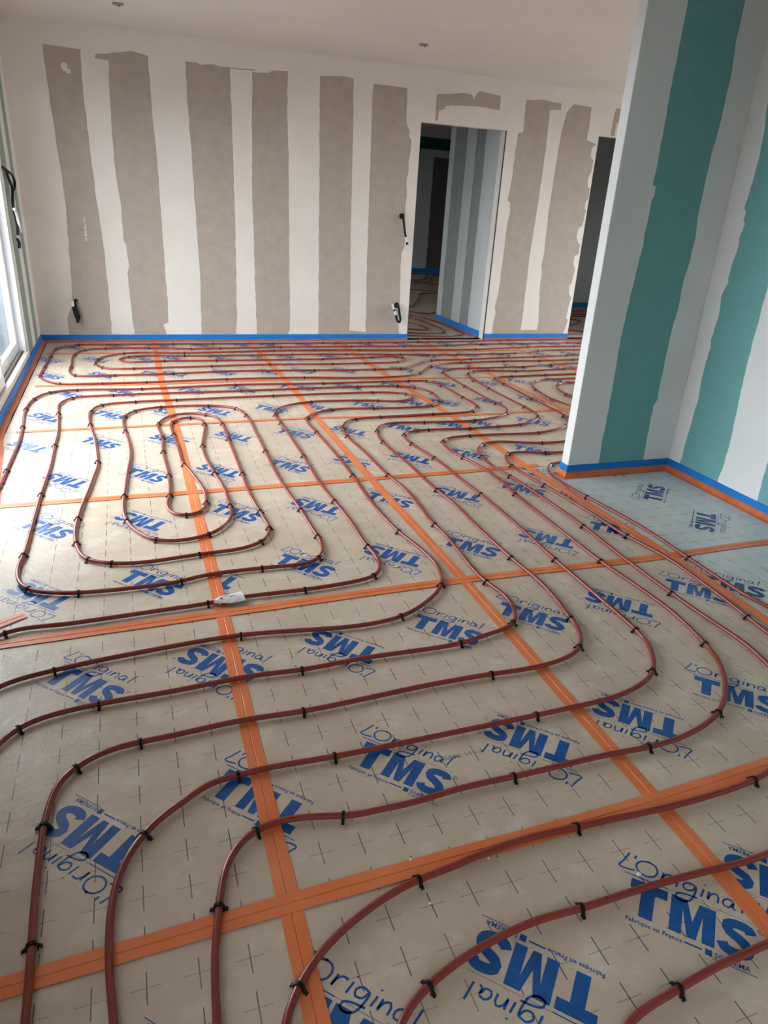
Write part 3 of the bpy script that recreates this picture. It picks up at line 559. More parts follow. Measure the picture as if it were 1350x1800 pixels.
# bare board strips left between the plastered joints
for k, poly in BACK_PATCHES.items():
    me = prism('bare_strip', ragged(poly, 0.004, 0.05), 0.0015)
    o = link('plasterboard_strip', me, M['paper'], wall_back)
    o.matrix_world = Matrix(((1, 0, 0, 0), (0, 0, -1, YB), (0, 1, 0, 0), (0, 0, 0, 1)))
for k, poly in PARTITION_PATCHES.items():
    me = prism('bare_strip', ragged(poly, 0.0025, 0.03), 0.0012)
    o = link('plasterboard_strip', me, M['teal'], wall_part)
    o.matrix_world = Matrix(((1, 0, 0, 0), (0, 0, -1, YP), (0, 1, 0, 0), (0, 0, 0, 1)))
RIGHT_PATCHES['t3'] = [(2.56, .06), (2.57, .6), (2.575, 1.2), (2.58, 2.65), (1.55, 2.65), (1.55, .06)]
RIGHT_PATCHES['t4'] = [(1.30, .06), (1.30, 2.65), (0.55, 2.65), (0.55, .06)]
for k, poly in RIGHT_PATCHES.items():
    me = prism('bare_strip', ragged(poly, 0.003, 0.03), 0.0012)
    o = link('plasterboard_strip', me, M['teal'], wall_right)
    o.matrix_world = Matrix(((0, 0, -1, XW), (1, 0, 0, 0), (0, 1, 0, 0), (0, 0, 0, 1)))
for y0, y1 in ((7.15, 7.36), (6.64, 6.92)):
    me = prism('bare_strip', ragged([(y0, .07), (y1, .07), (y1, 2.55), (y0, 2.55)], 0.004, 0.08), 0.0012)
    o = link('plasterboard_strip', me, M['sage'], wall_left)
    o.matrix_world = Matrix(((0, 0, 1, XL), (1, 0, 0, 0), (0, 1, 0, 0), (0, 0, 0, 1)))
for y0, y1 in ((8.56, 8.90), (8.06, 8.30)):
    me = prism('bare_strip', ragged([(y0, .07), (y1, .07), (y1, 2.8), (y0, 2.8)], 0.005, 0.08), 0.0012)
    o = link('plasterboard_strip', me, M['paper_grey'], wall_hall)
    o.matrix_world = Matrix(((0, 0, -1, 4.0), (1, 0, 0, 0), (0, 1, 0, 0), (0, 0, 0, 1)))
for x0, x1, z0, z1, mt in ((6.66, 7.3, .1, 2.45, 'paper_brown'), (6.2, 7.35, 2.60, 2.83, 'teal_dark')):
    me = prism('bare_strip', ragged([(x0, z0), (x1, z0), (x1, z1), (x0, z1)], 0.006, 0.1), 0.002)
    o = link('plasterboard_strip', me, M[mt], wall_far)
    o.matrix_world = Matrix(((1, 0, 0, 0), (0, 0, -1, YH), (0, 1, 0, 0), (0, 0, 0, 1)))
link('jamb_gap', boxes_mesh('jamb_gap', [(4.007, 4.0195, YB - 0.0008, YT - 0.01, 0.0, 2.222)]), M['dark_steel'], wall_back)
link('jamb_board', boxes_mesh('jamb_board', [(4.0, 4.007, YB + 0.003, YT, 0.0, 2.222)]), M['plaster'], wall_back)
for px_, pz_, sx_, sz_ in ((-.345, 2.36, .026, .034), (-.318, 2.33, .022, .022), (-.32, 1.05, .005, .11)):
    dab = prism('plaster_dab', ragged([(px_ + sx_ * math.cos(t * .785), pz_ + sz_ * math.sin(t * .785)) for t in range(8)], .010, .012), .0025)
    o = link('plaster_dab', dab, M['plaster'], wall_back)
    o.matrix_world = Matrix(((1, 0, 0, 0), (0, 0, -1, YB), (0, 1, 0, 0), (0, 0, 0, 1)))

# ------------------------------------------------------------------ glazing
def glazed_door(name, label, x_in, x_out, w, leaves):
    """sliding door in a wall normal to x: fixed frame, leaves in two tracks, cream threshold"""
    y0, y1, z0, z1 = w
    s = 1 if x_out > x_in else -1
    xm = x_in + s * 0.012

    def bx(xa, xb, *r):
        return (min(xa, xb), max(xa, xb)) + r
    fx = (xm, xm + s * 0.105)
    o = link(name, boxes_mesh(name, [bx(*fx, y0, y0 + 0.05, z0, z1), bx(*fx, y1 - 0.05, y1, z0, z1),
                                      bx(*fx, y0 + 0.05, y1 - 0.05, z1 - 0.05, z1)]), M['pvc'])
    tag(o, label, 'window', kind='structure')
    link('threshold', bevel_mesh(boxes_mesh('threshold', [bx(x_in - s * 0.006, xm + s * 0.105, y0 + 0.001, y1 - 0.001, z0, z0 + 0.045)]), 0.004), M['sill'], o)
    link('track', boxes_mesh('track', [bx(xm + s * (0.02 + 0.045 * k), xm + s * (0.03 + 0.045 * k), y0 + 0.05, y1 - 0.05, z0 + 0.045, z0 + 0.056) for k in (0, 1)]), M['dark_steel'], o)
    n = leaves
    span = (y1 - y0 - 0.10 + 0.07 * (n - 1)) / n
    for i in range(n):
        a = y0 + 0.05 + i * (span - 0.07)
        b = a + span
        xa = xm + s * (0.010 + 0.045 * ((i + 1) % 2))
        xb = xa + s * 0.04
        zz0, zz1 = z0 + 0.05, z1 - 0.05
        lf = link('leaf', bevel_mesh(boxes_mesh('leaf', [bx(xa, xb, a, a + 0.075, zz0, zz1), bx(xa, xb, b - 0.075, b, zz0, zz1),
                                              bx(xa, xb, a + 0.075, b - 0.075, zz0, zz0 + 0.085), bx(xa, xb, a + 0.075, b - 0.075, zz1 - 0.075, zz1)]), 0.003), M['pvc'], o)
        xg = (xa + xb) / 2
        link('pane', boxes_mesh('pane', [(xg - 0.003, xg + 0.003, a + 0.07, b - 0.07, zz0 + 0.08, zz1 - 0.07)]), M['glass'], lf)
    return o


glazed_door('window_1', 'white sliding glass door at the left edge of the picture', XL, XL - 0.3, WIN1, 3)
glazed_door('added_window_2', 'unseen sliding glass door beside the camera, added for its daylight', XL, XL - 0.3, ADDED_WIN2, 3)
glazed_door('window_3', 'glazed door hidden behind the partition', XR, XR + 0.3, WIN3, 3)
glazed_door('window_4', 'window of the back room', XL, XL - 0.3, WIN4, 2)
glazed_door('added_window_5', 'unseen window added to light the second back room', 9.0, 9.3, ADDED_WIN5, 1)
tag(link('ground', boxes_mesh('ground', [(-40, XL - 0.31, -40, 50, -0.35, -0.21)]), M['earth']), 'blue-grey paved ground outside the sliding door', 'ground', kind='structure')
tag(link('ground', boxes_mesh('ground', [(9.31, 40, -40, 50, -0.35, -0.21)]), M['earth']), 'ground outside on the hidden side of the house', 'ground', kind='structure')
tag(link('garden_wall', bevel_mesh(boxes_mesh('garden_wall', [(-9.2, -9.0, -10, 30, -0.21, 0.75)]), 0.01), M['render']),
    'low blue-grey garden wall outside the sliding door', 'wall', kind='structure')

# ------------------------------------------------------------------ blue edge strip with its orange skirt, along the walls
def edge_strip(name, label, pts, side, blue_h=0.068, t=0.008, skirt=None, sk_h=0.016):
    """pts: plan polyline along the wall face; side: +1 when the room lies left of the direction of travel"""
    root = None
    P = [Vector((x, y, 0)) for x, y in pts]
    nor = []
    for i in range(len(P)):
        ds = []
        if i > 0:
            ds.append((P[i] - P[i - 1]).normalized())
        if i < len(P) - 1:
            ds.append((P[i + 1] - P[i]).normalized())
        ns = [Vector((-d.y, d.x, 0)) * side for d in ds]
        n = sum(ns, Vector((0, 0, 0))).normalized()
        n = n / max(0.3, n.dot(ns[0]))
        nor.append(n)

    def strip(prof, nm):
        vs_, fs = [], []
        for p, n, pr in zip(P, nor, prof):
            for d, z in pr:
                vs_.append((p.x + n.x * d, p.y + n.y * d, z))
        m = len(prof[0])
        for i in range(len(P) - 1):
            for k in range(m):
                fs.append((i * m + k, i * m + (k + 1) % m, (i + 1) * m + (k + 1) % m, (i + 1) * m + k))
        fs.append(tuple(range(m)))
        fs.append(tuple((len(P) - 1) * m + k for k in range(m))[::-1])
        me = bpy.data.meshes.new(nm)
        me.from_pydata(vs_, [], fs)
        bm = bmesh.new()
        bm.from_mesh(me)
        bmesh.ops.recalc_face_normals(bm, faces=bm.faces[:])
        bm.to_mesh(me)
        bm.free()
        return me
    root = link(name, strip([[(0.0005, 0.0005), (t, 0.0005), (t, blue_h), (0.0005, blue_h)]] * len(P), name), M['blue_foam'])
    tag(root, label, 'edge strip', kind='structure')
    sk = skirt if isinstance(skirt, list) else [skirt or 0.042] * len(P)
    link('skirt', strip([[(t + 0.0004, sk_h), (t + 0.0004, sk_h - 0.002), (t + w * 0.45, 0.0045), (t + w, 0.0008), (t + w, 0.0022), (t + w * 0.5, 0.0075)] for w in sk], 'skirt'), M['skirt'], root)
    return root


def wob(a, b, n):
    return [(a[0] + (b[0] - a[0]) * i / n, a[1] + (b[1] - a[1]) * i / n) for i in range(n + 1)]


edge_strip('baseboard_back', 'blue foam edge strip along the striped back wall up to the doorway', wob((XL + 0.009, YB), (DOOR1[0], YB), 24), -1,
           skirt=[0.045 + 0.012 * math.sin(i * 1.3) for i in range(25)])
edge_strip('baseboard_back_right', 'short blue edge strip between the doorway and the second opening', wob((DOOR1[1] + 0.001, YB), (DOOR2[0], YB), 8), -1,
           skirt=[0.04 + 0.01 * math.sin(i * 1.7) for i in range(9)])
lp = wob((XL, 0.2), (XL, YB - 0.0092), 40)
edge_strip('baseboard_left', 'blue edge strip below the sliding glass door', lp, -1,
           skirt=[0.034 + 0.19 * max(0.0, min(1.0, (4.6 - y) / 1.7)) + 0.004 * math.sin(i * 2.1) for i, (x, y) in enumerate(lp)], sk_h=0.014, t=0.013, blue_h=0.075)
edge_strip('baseboard_right', 'blue edge strip with orange skirt around the near teal walls',
           [(2.368, YP + 0.07), (2.368, YP), (XW, YP)] + wob((XW, YP), (XW, -0.2), 20)[1:], -1, skirt=0.036, sk_h=0.03, blue_h=0.07)
edge_strip('baseboard_hall', 'blue edge strip on the corridor wall through the doorway', wob((4.0, YT + 0.002), (4.0, 9.05), 6), 1, blue_h=0.085)
edge_strip('baseboard_hall_far', 'dark blue edge strip on the far corridor wall', [(4.0, YH), (8.9, YH)], -1, blue_h=0.12)
edge_strip('baseboard_room', 'dark blue edge strip seen through the second opening', [(5.01, 10.42), (8.9, 10.42)], -1, blue_h=0.09)

# ------------------------------------------------------------------ printed lettering of the boards
def stroke(bm, pts, w, taper=False):
    P = [Vector((p[0], p[1], 0)) for p in pts]
    prev = None
    n = len(P)
    for i, p in enumerate(P):
        t = (P[min(i + 1, n - 1)] - P[max(i - 1, 0)])
        t = t.normalized() if t.length > 1e-9 else Vector((1, 0, 0))
        s = Vector((-t.y, t.x, 0)) * (w / 2)
        a, b = bm.verts.new(p + s), bm.verts.new(p - s)
        if prev:
            bm.faces.new((prev[0], prev[1], b, a))
        prev = (a, b)


def curve2(pts, n=6):
    return [(v.x, v.y) for v in catmull([(p[0], p[1], 0) for p in pts], 1e9 if n == 1 else 0.006)]


def polyf(bm, pts):
    vs_ = [bm.verts.new((x, y, 0)) for x, y in pts]
    f = bm.faces.new(vs_)
    f.normal_update()
    bmesh.ops.triangulate(bm, faces=[f])


def small_text(bm, txt, x, y, size, wide=1.0):
    cu = bpy.data.curves.new('lettering', 'FONT')
    cu.body = txt
    cu.size = size
    cu.resolution_u = 1
    cu.offset = size * 0.02
    o = bpy.data.objects.new('lettering', cu)
    COL.objects.link(o)
    dg = bpy.context.evaluated_depsgraph_get()
    me = bpy.data.meshes.new_from_object(o.evaluated_get(dg))
    xs = [v.co.x for v in me.vertices]
    W_ = max(xs) - min(xs)
    me.transform(Matrix.Translation((x, y, 0)) @ Matrix.Scale(wide, 4, (1, 0, 0)))
    bm.from_mesh(me)
    bpy.data.objects.remove(o)
    bpy.data.curves.remove(cu)
    bpy.data.meshes.remove(me)
    return x + W_ * wide


def logo_bmesh():
    """L'Original / TMS (R) / Fabrique en France - SOPREMA, centred on the TMS letters"""
    bm = bmesh.new()
    h = 0.048
    # T
    polyf(bm, [(-.133, h), (-.133, h - .026), (-.108, h - .026), (-.108, -h), (-.078, -h), (-.078, h - .026), (-.052, h - .026), (-.052, h)])
    # M
    polyf(bm, [(-.044, -h), (-.044, h), (-.010, h), (.003, -.006), (.016, h), (.050, h), (.050, -h), (.024, -h), (.024, .018),
               (.012, -h), (-.006, -h), (-.018, .018), (-.018, -h)])
    # S
    path = [(.122, .022), (.117, .033), (.104, .0365), (.088, .0355), (.0755, .030), (.0735, .020), (.080, .010), (.096, .002),
            (.110, -.007), (.1165, -.018), (.113, -.030), (.100, -.0365), (.084, -.0370), (.070, -.033), (.064, -.021)]
    stroke(bm, curve2(path), .0235)
    # registered mark
    stroke(bm, [(.141 + .006 * math.cos(a * .6283), .040 + .006 * math.sin(a * .6283)) for a in range(11)], .0012)
    stroke(bm, [(.139, .037), (.139, .043), (.143, .042), (.139, .040), (.143, .037)], .0010)
    # rule over the letters
    stroke(bm, [(-.150, .057), (-.052, .056)], .0026)
    stroke(bm, [(-.052, .056), (.125, .054)], .0009)
    # handwriting
    w = .0049
    H_ = lambda pts: stroke(bm, curve2(pts), w)
    H_([(-.147, .118), (-.157, .090), (-.165, .070), (-.150, .068), (-.130, .072)])
    H_([(-.131, .117), (-.134, .106)])
    H_([(-.098, .112), (-.118, .106), (-.128, .090), (-.122, .074), (-.104, .068), (-.086, .076), (-.080, .094), (-.088, .108), (-.104, .111)])
    H_([(-.066, .098), (-.070, .072), (-.066, .088), (-.056, .098), (-.044, .097)])
    H_([(-.032, .098), (-.037, .072)])
    H_([(-.030, .112), (-.029, .109)])
    H_([(.004, .094), (-.010, .098), (-.022, .088), (-.018, .076), (-.004, .078), (.006, .094), (.002, .066), (-.006, .048), (-.022, .040), (-.036, .045), (-.034, .056), (-.018, .062), (.010, .064)])
    H_([(.022, .096), (.017, .072)])
    H_([(.024, .111), (.025, .108)])
    H_([(.034, .096), (.031, .072), (.038, .090), (.050, .096), (.054, .088), (.052, .072)])
    H_([(.086, .092), (.074, .096), (.064, .086), (.066, .074), (.076, .073), (.086, .090), (.084, .076), (.090, .072)])
    H_([(.110, .114), (.103, .072)])
    # foot line
    x = small_text(bm, 'Fabrique en France', -.133, -.068, .0155, 1.0)
    x = min(max(x, -.02), .03)
    stroke(bm, [(x + .004, -.063), (x + .040, -.063)], .004)
    polyf(bm, [(x + .046, -.071), (x + .060, -.071), (x + .060, -.056), (x + .046, -.056)])
    small_text(bm, 'SOPREMA', x + .064, -.069, .017, 0.95)
    stroke(bm, [(x + .062, -.0735), (.134, -.0735)], .002)
    return bm


LOGO_BM = logo_bmesh()
LOGO = bpy.data.meshes.new('logo')
LOGO_BM.to_mesh(LOGO)
LOGO_BM.free()

X0, Y0 = 0.222, 1.035
LOGO_PHASE = {(0, -1): (.30, .04), (-1, 0): (.19, .55), (0, 0): (.38, -.02), (1, 0): (.56, .14), (2, 0): (.52, .12), (1, -1): (.2, .51),
              (-1, 1): (.77, .35), (0, 1): (.39, .19), (1, 1): (.17, .78), (-1, 2): (.79, .55), (0, 2): (.58, .75), (1, 2): (.74, .52),
              (-1, 3): (.60, .30), (0, 3): (.70, .20), (1, 3): (.45, .08), (2, 2): (.2, .55)}


def board_print(w, h, phases, rot=False):
    bm = bmesh.new()
    items = []
    for ry, ph in ((0.30, phases[0]), (0.90, phases[1])):
        k = -3
        while True:
            x = ph + 0.4 * k
            if x > (1.35 if rot else 1.15):
                break
            if x > -0.15:
                items.append((x, ry, k % 2))
            k += 1
    for x, ry, inv in items:
        me = LOGO.copy()
        a = math.radians(-45 if not inv else 135)
        me.transform(Matrix.Translation((x, ry, 0)) @ Matrix.Rotation(a, 4, 'Z'))
        bm.from_mesh(me)
        bpy.data.meshes.remove(me)
    for co, no in (((0.004, 0, 0), (-1, 0, 0)), ((w - 0.004, 0, 0), (1, 0, 0)), ((0, 0.004, 0), (0, -1, 0)), ((0, h - 0.004, 0), (0, 1, 0))):
        bmesh.ops.bisect_plane(bm, geom=bm.verts[:] + bm.edges[:] + bm.faces[:], plane_co=co, plane_no=no, clear_outer=True)
    me = bpy.data.meshes.new('printed_lettering')
    bm.to_mesh(me)
    bm.free()
    return me


GAP = 0.0015
for ky in range(-2, 6):
    for kx in range(-1, 8):
        x0, y0 = X0 + kx, Y0 + 1.2 * ky
        x1, y1 = x0 + 1.0, y0 + 1.2
        if ky <= 1 and kx >= 3:
            continue
        cx0, cx1, cy0, cy1 = max(x0, XL), min(x1, XR), max(y0, YR), min(y1, YB)
        if kx == 2 and y1 < 3.44:
            cx1 = min(cx1, XW)
        if cx1 - cx0 < 0.05 or cy1 - cy0 < 0.05:
            continue
        rot = kx == 2 and ky == 1
        pale = kx == 2 and ky <= 1
        mt = M['board_pale'] if pale else M['board']
        w, h = cx1 - cx0, cy1 - cy0
        if rot:
            # turned a quarter: its own x runs along the room's y
            o = link('insulation_board', boxes_mesh('insulation_board', [(GAP, h - GAP, GAP, w - GAP, -0.06, 0)]), mt, floor, (cx1, cy0, 0), math.pi / 2)
            pr = board_print(h, w, (0.689, -0.9))
            pr.transform(Matrix.Translation((0, 0.06, 0)))
        else:
            o = link('insulation_board', boxes_mesh('insulation_board', [(GAP, w - GAP, GAP, h - GAP, -0.06, 0)]), mt, floor, (cx0, cy0, 0))
            ph = LOGO_PHASE.get((kx, ky), (random.uniform(0, .8), random.uniform(0, .8)))
            pr = board_print(w, h, ph)
        if (kx, ky) == (0, 0):
            sb = bmesh.new()
            small_text(sb, 'CERMI 108-A', 0.49, 0.295, 0.024, 1.05)
            sm = bpy.data.meshes.new('stamp')
            sb.to_mesh(sm)
            sb.free()
            link('stamp', sm, M['ink_grey'], o, (0, 0, 0.0002))
        if len(pr.polygons):
            link('printed_lettering', pr, M['ink_navy'] if pale else M['ink_blue'], o, (0, 0, 0.00025))
# boards of the rooms beyond the doorways (laid the same way, seen in slivers)
for ky in range(5, 13):
    for kx in range(2, 8):
        x0, y0 = X0 + kx, Y0 + 1.2 * ky
        cy0, cy1 = max(y0, YB + 0.001), min(y0 + 1.2, YH)
        if cy1 - cy0 > 0.05:
            link('insulation_board', boxes_mesh('insulation_board', [(GAP, 1 - GAP, GAP, cy1 - cy0 - GAP, -0.06, 0)]), M['board'], floor, (x0, cy0, 0))

# ------------------------------------------------------------------ orange tape over the board joints
def tape(label, pts, half=0.0245, z=0.0022, wobble=0.03):
    path = catmull([(x, y, 0) for x, y in pts], 0.06)
    o = link('floor_tape', ribbon_mesh('floor_tape', path, half, z, 0.0016, 0.0006, wobble), M['tape'])
    return tag(o, label, 'tape', 'orange tape strips over the board joints')


T = TAPE_NODES
tape('long orange tape running under the white pipe tag from front to back wall', [(.222, -.6)] + T['A'] + [(.215, 7.0), (.215, 7.55)])
tape('long orange tape running diagonally across the middle of the floor to the back wall', [(1.222, -.6)] + T['B'] + [(1.20, 6.6), (1.19, 7.55)])
tape('orange tape passing the white end of the partition towards the near right edge', [(2.25, -.4), (2.25, 1.0)] + T['C'] + [(2.16, 6.6), (2.15, 7.55)], half=0.028)
tape('orange tape running from behind the partition towards the doorway', [(3.22, 3.5), (3.21, 4.6)] + T['D'] + [(3.18, 6.6), (3.16, 7.55)])
tape('orange tape half hidden behind the partition below the second opening', [(4.22, 3.5), (4.2, 5.7), (4.16, 7.55)])
tape('orange tape crossing the floor nearest the camera', [(-.80, 1.00)] + T['L2'] + [(2.0, 1.07), (3.04, 1.06)], z=0.0031, half=0.0235)
tape('orange tape crossing just in front of the white pipe tag to the right wall', [(-.68, 2.22)] + T['L1'] + [(2.7, 2.25), (3.05, 2.24)], z=0.0031, half=0.0245)
tape('orange tape crossing below the inner end of the pipe spiral', [(-.72, 3.44)] + T['L3'] + [(2.30, 3.47)], z=0.0031)
tape('thin orange tape crossing near the top of the pipe spiral', [(-.72, 4.63)] + T['L4'] + [(3.3, 4.60), (4.4, 4.60)], z=0.0031, half=0.02)
tape('orange tape crossing between the far pipe loops and the spiral', [(-.72, 5.80)] + T['L5'] + [(4.3, 5.75), (5.6, 5.75)], z=0.0031, half=0.022)
tape('farthest orange tape crossing in front of the back wall', [(-.74, 7.03), (1.2, 7.02), (3.2, 6.95), (5.6, 6.95)], z=0.0031)
tape('torn scrap of orange tape near the left picture edge', [(-.62, 2.33), (-.52, 2.355), (-.44, 2.40)], half=0.022, z=0.0036, wobble=0.12)

# ------------------------------------------------------------------ red heating pipes with their black clips
R_PIPE = 0.0083
Z_PIPE = R_PIPE + 0.0040


def clip_mesh():
    bm = bmesh.new()
    prof = []
    r = R_PIPE + 0.0006
    prof += [(-r - .0005, -0.0118)]
    for k in range(9):
        a = math.pi - math.pi * k / 8
        prof.append((r * math.cos(a), r * math.sin(a)))
    prof += [(r + .0005, -0.0118)]
    th, wd = 0.0028, 0.0040
    rows = []
    for i, (u, v) in enumerate(prof):
        n = Vector((u, max(v, 0.0) if 0 < i < len(prof) - 1 else 0, 0)).normalized()
        rows.append([bm.verts.new((sx * wd, u, v)) for sx in (-1, 1)] + [bm.verts.new((sx * wd, u + n.x * th, v + n.y * th)) for sx in (1, -1)])
    for a, b in zip(rows, rows[1:]):
        for k in range(4):
            bm.faces.new((a[k], a[(k + 1) % 4], b[(k + 1) % 4], b[k]))
    bm.faces.new(rows[0][::-1])
    bm.faces.new(rows[-1])
    for s in (-1, 1):       # barbed arms standing off on both sides
        y0, y1 = s * (r + th), s * (r + th + 0.0080)
        pts = [(y0, -.001, .003), (y1, -.0065, .003), (y1, -.0105, .0045), (y0, -.007, .003)]
        f = [[bm.verts.new((sx * hw, y, z)) for y, z, hw in pts] for sx in (-1, 1)]
        bm.faces.new(f[0])
        bm.faces.new(f[1][::-1])
        for k in range(4):
            bm.faces.new((f[0][k], f[0][(k + 1) % 4], f[1][(k + 1) % 4], f[1][k]))
    bmesh.ops.recalc_face_normals(bm, faces=bm.faces[:])
    me = bpy.data.meshes.new('pipe_clip')
    bm.to_mesh(me)
    bm.free()
    me.materials.append(M['black'])
    return me


CLIP = clip_mesh()


def heating_pipe(label, pts, group, rounds=6, sides=12):
    path = catmull([(p[0], p[1], Z_PIPE) for p in pts], 0.03)
    path = smooth_path(resample(path, 0.022), rounds)
    o = link('heating_pipe', tube_mesh('heating_pipe', path, R_PIPE, sides), M['pipe'])
    tag(o, label, 'pipe', group)
    j = 0
    for p in pts:
        if not (len(p) > 2 and p[2]):
            continue
        best = min(range(1, len(path) - 1), key=lambda i: (path[i].x - p[0]) ** 2 + (path[i].y - p[1]) ** 2)
        t = path[best + 1] - path[best - 1]
        a = math.atan2(t.y, t.x) + random.uniform(-.12, .12)
        link('pipe_clip', CLIP, None, o, tuple(path[best]), a)
    return o


G1 = 'red heating pipes of the main room'
LBL = {
    'P1': 'red pipe leaving the bottom left corner, leftmost of the pipes at the picture bottom',
    'P2': 'red pipe second from the left at the bottom edge of the picture',
    'P3': 'red pipe third from the left at the bottom edge, crossing the near tape joint',
    'P4': 'red pipe fourth from the left at the bottom edge, bending over the near tape crossing',
    'P5': 'red pipe second from the right at the bottom edge of the picture',
    'P6': 'red pipe at the bottom right corner, hooking round the white partition end',
    'X1': 'long red pipe coiled into the spiral on the left, carrying the white tag',
    'X2': 'red pipe skirting the left wall and framing the spiral on the left',
    'X3': 'outermost red pipe of the far loops, running along the foot of the back wall',
    'X4': 'middle red pipe of the far loops in front of the back wall',
    'X5': 'innermost red pipe of the far loops, ending in a narrow hairpin',
    'X6': 'red pipe bend beside the partition, the wider of the two there',
    'X7': 'small red pipe bend beside the partition, the narrower of the two there',
}
for k, pts in PIPE_PATHS.items():
    heating_pipe(LBL[k], pts, G1)
G2 = 'red heating pipes of the rooms beyond the doorways'
hall = [
    ('outermost pipe loop just inside the doorway', [(2.2, 7.90), (3.05, 7.84), (3.47, 7.77), (3.72, 7.80), (3.89, 7.92), (3.93, 8.2, 1), (3.92, 8.95), (3.75, 9.42), (3.2, 9.6)]),
    ('middle pipe loop just inside the doorway', [(2.2, 8.06), (3.1, 8.04), (3.45, 7.95), (3.68, 8.03, 1), (3.76, 8.3), (3.75, 8.57), (3.66, 9.2), (3.2, 9.4)]),
    ('innermost pipe loop just inside the doorway', [(2.2, 8.34), (3.3, 8.29), (3.42, 8.21), (3.55, 8.24), (3.58, 8.43), (3.5, 8.76), (3.2, 8.95)]),
    ('pipe bend in the corridor past the striped wall end', [(3.3, 9.9), (3.9, 9.78), (4.0, 9.65), (4.12, 9.60), (4.3, 9.7), (5.2, 9.9)]),
    ('slanting pipe in the dark middle of the corridor', [(3.6, 9.9), (4.08, 10.26), (4.58, 11.17), (4.99, 11.98), (5.3, 12.08), (6.2, 12.2)]),
    ('pipe crossing the corridor before the far boards', [(3.6, 12.7), (5.0, 12.6), (5.45, 12.42), (6.6, 12.3)]),
    ('pipe crossing the corridor in front of the short slanting runs', [(4.0, 13.9), (5.45, 13.77), (5.67, 13.66), (5.95, 13.58), (7.2, 13.5)]),
    ('slanting pipe run in the far corridor, the one on the right', [(5.6, 13.95), (5.91, 13.93), (6.2, 14.5), (6.81, 15.54), (7.4, 15.65)]),
    ('slanting pipe run in the far corridor, the middle one', [(5.2, 14.2), (5.6, 14.27), (5.9, 14.33), (6.43, 15.27), (6.6, 15.6)]),
    ('pipe at the foot of the far corridor wall', [(4.5, 15.72), (8.0, 15.72)]),
    ('hairpin pipe seen through the second opening', [(5.3, 9.18), (6.0, 9.2), (6.23, 9.17), (6.30, 9.08), (6.28, 8.93), (6.09, 8.76), (5.79, 8.54), (5.4, 8.4)]),
    ('pipe crossing inside the second opening, second from the threshold', [(5.1, 8.36), (5.58, 8.24), (5.76, 8.06), (7.2, 8.0)]),
    ('pipe crossing just inside the second opening', [(5.1, 7.92), (5.38, 7.914), (5.64, 7.91), (7.0, 7.9)]),
    ('pipe crossing behind the hairpin in the second opening', [(5.1, 9.44), (6.4, 9.42), (8.0, 9.4)]),
    ('second pipe behind the hairpin in the second opening', [(5.1, 9.64), (6.5, 9.63), (8.0, 9.6)]),
    ('third pipe behind the hairpin in the second opening', [(5.1, 9.92), (6.7, 9.9), (8.0, 9.88)]),
    ('farthest pipe in the second opening, at the dim wall', [(5.1, 10.12), (6.7, 10.1), (8.0, 10.08)]),
]
for lb, pts in hall:
    heating_pipe('red ' + lb, pts, G2, 6, 8)

# ------------------------------------------------------------------ white tag on the pipe beside the tape crossing
def floor_dir(a, b):
    d = Vector((b[0] - a[0], b[1] - a[1], 0))
    return d.normalized(), d.length


ta, tb = (0.208, 2.306), (0.322, 2.318)
td, tl = floor_dir(ta, tb)
ts = Vector((-td.y, td.x, 0))
tag_vs, tag_fs = [], []
rows = [(0.0, .010), (0.012, .018), (0.035, .025), (0.06, .031), (0.09, .034), (tl, .036)]
for u, hw in rows:
    for k in range(7):
        f = k / 3 - 1
        z = Z_PIPE + R_PIPE + 0.0045 - 0.0085 * f * f + 0.0022 * math.sin(u * 60 + k)
        p = Vector((ta[0], ta[1], 0)) + td * u + ts * (hw * f + 0.006 * (u / tl))
        tag_vs.append((p.x, p.y, z))
for i in range(len(rows) - 1):
    for k in range(6):
        tag_fs.append((i * 7 + k, i * 7 + k + 1, (i + 1) * 7 + k + 1, (i + 1) * 7 + k))
tme = bpy.data.meshes.new('pipe_tag')
tme.from_pydata(tag_vs, [], tag_fs)
bmt = bmesh.new()
bmt.from_mesh(tme)
bmesh.ops.recalc_face_normals(bmt, faces=bmt.faces[:])
if sum(f.normal.z for f in bmt.faces) < 0:
    bmesh.ops.reverse_faces(bmt, faces=bmt.faces[:])
rr_ = bmesh.ops.extrude_face_region(bmt, geom=bmt.faces[:], use_keep_orig=True)
for v in rr_['geom']:
    if isinstance(v, bmesh.types.BMVert):
        v.co.z -= 0.0006
bmesh.ops.recalc_face_normals(bmt, faces=bmt.faces[:])
bmt.to_mesh(tme)
bmt.free()
ptag = tag(link('pipe_tag', tme, M['tag'], smooth=False), 'white plastic tag wrapped round the red pipe at the tape joint', 'tag')


def tag_mark(poly, mt):
    me = prism('printed_mark', poly, 0.0006)
    o = link('printed_mark', me, M[mt], ptag)
    p = Vector((ta[0], ta[1], Z_PIPE + R_PIPE + 0.0062))
    o.matrix_world = Matrix(((td.x, ts.x, 0, p.x), (td.y, ts.y, 0, p.y), (0, 0, 1, p.z), (0, 0, 0, 1)))


tag_mark([(.030 + .007 * math.cos(a * .5236), .000 + .005 * math.sin(a * .5236)) for a in range(12)], 'tag_red')
for u0, u1, v in ((.062, .078, .003), (.082, .090, .003), (.040, .062, .012)):
    tag_mark([(u0, v - .0015), (u1, v - .0015), (u1, v + .0015), (u0, v + .0015)], 'tag_grey')

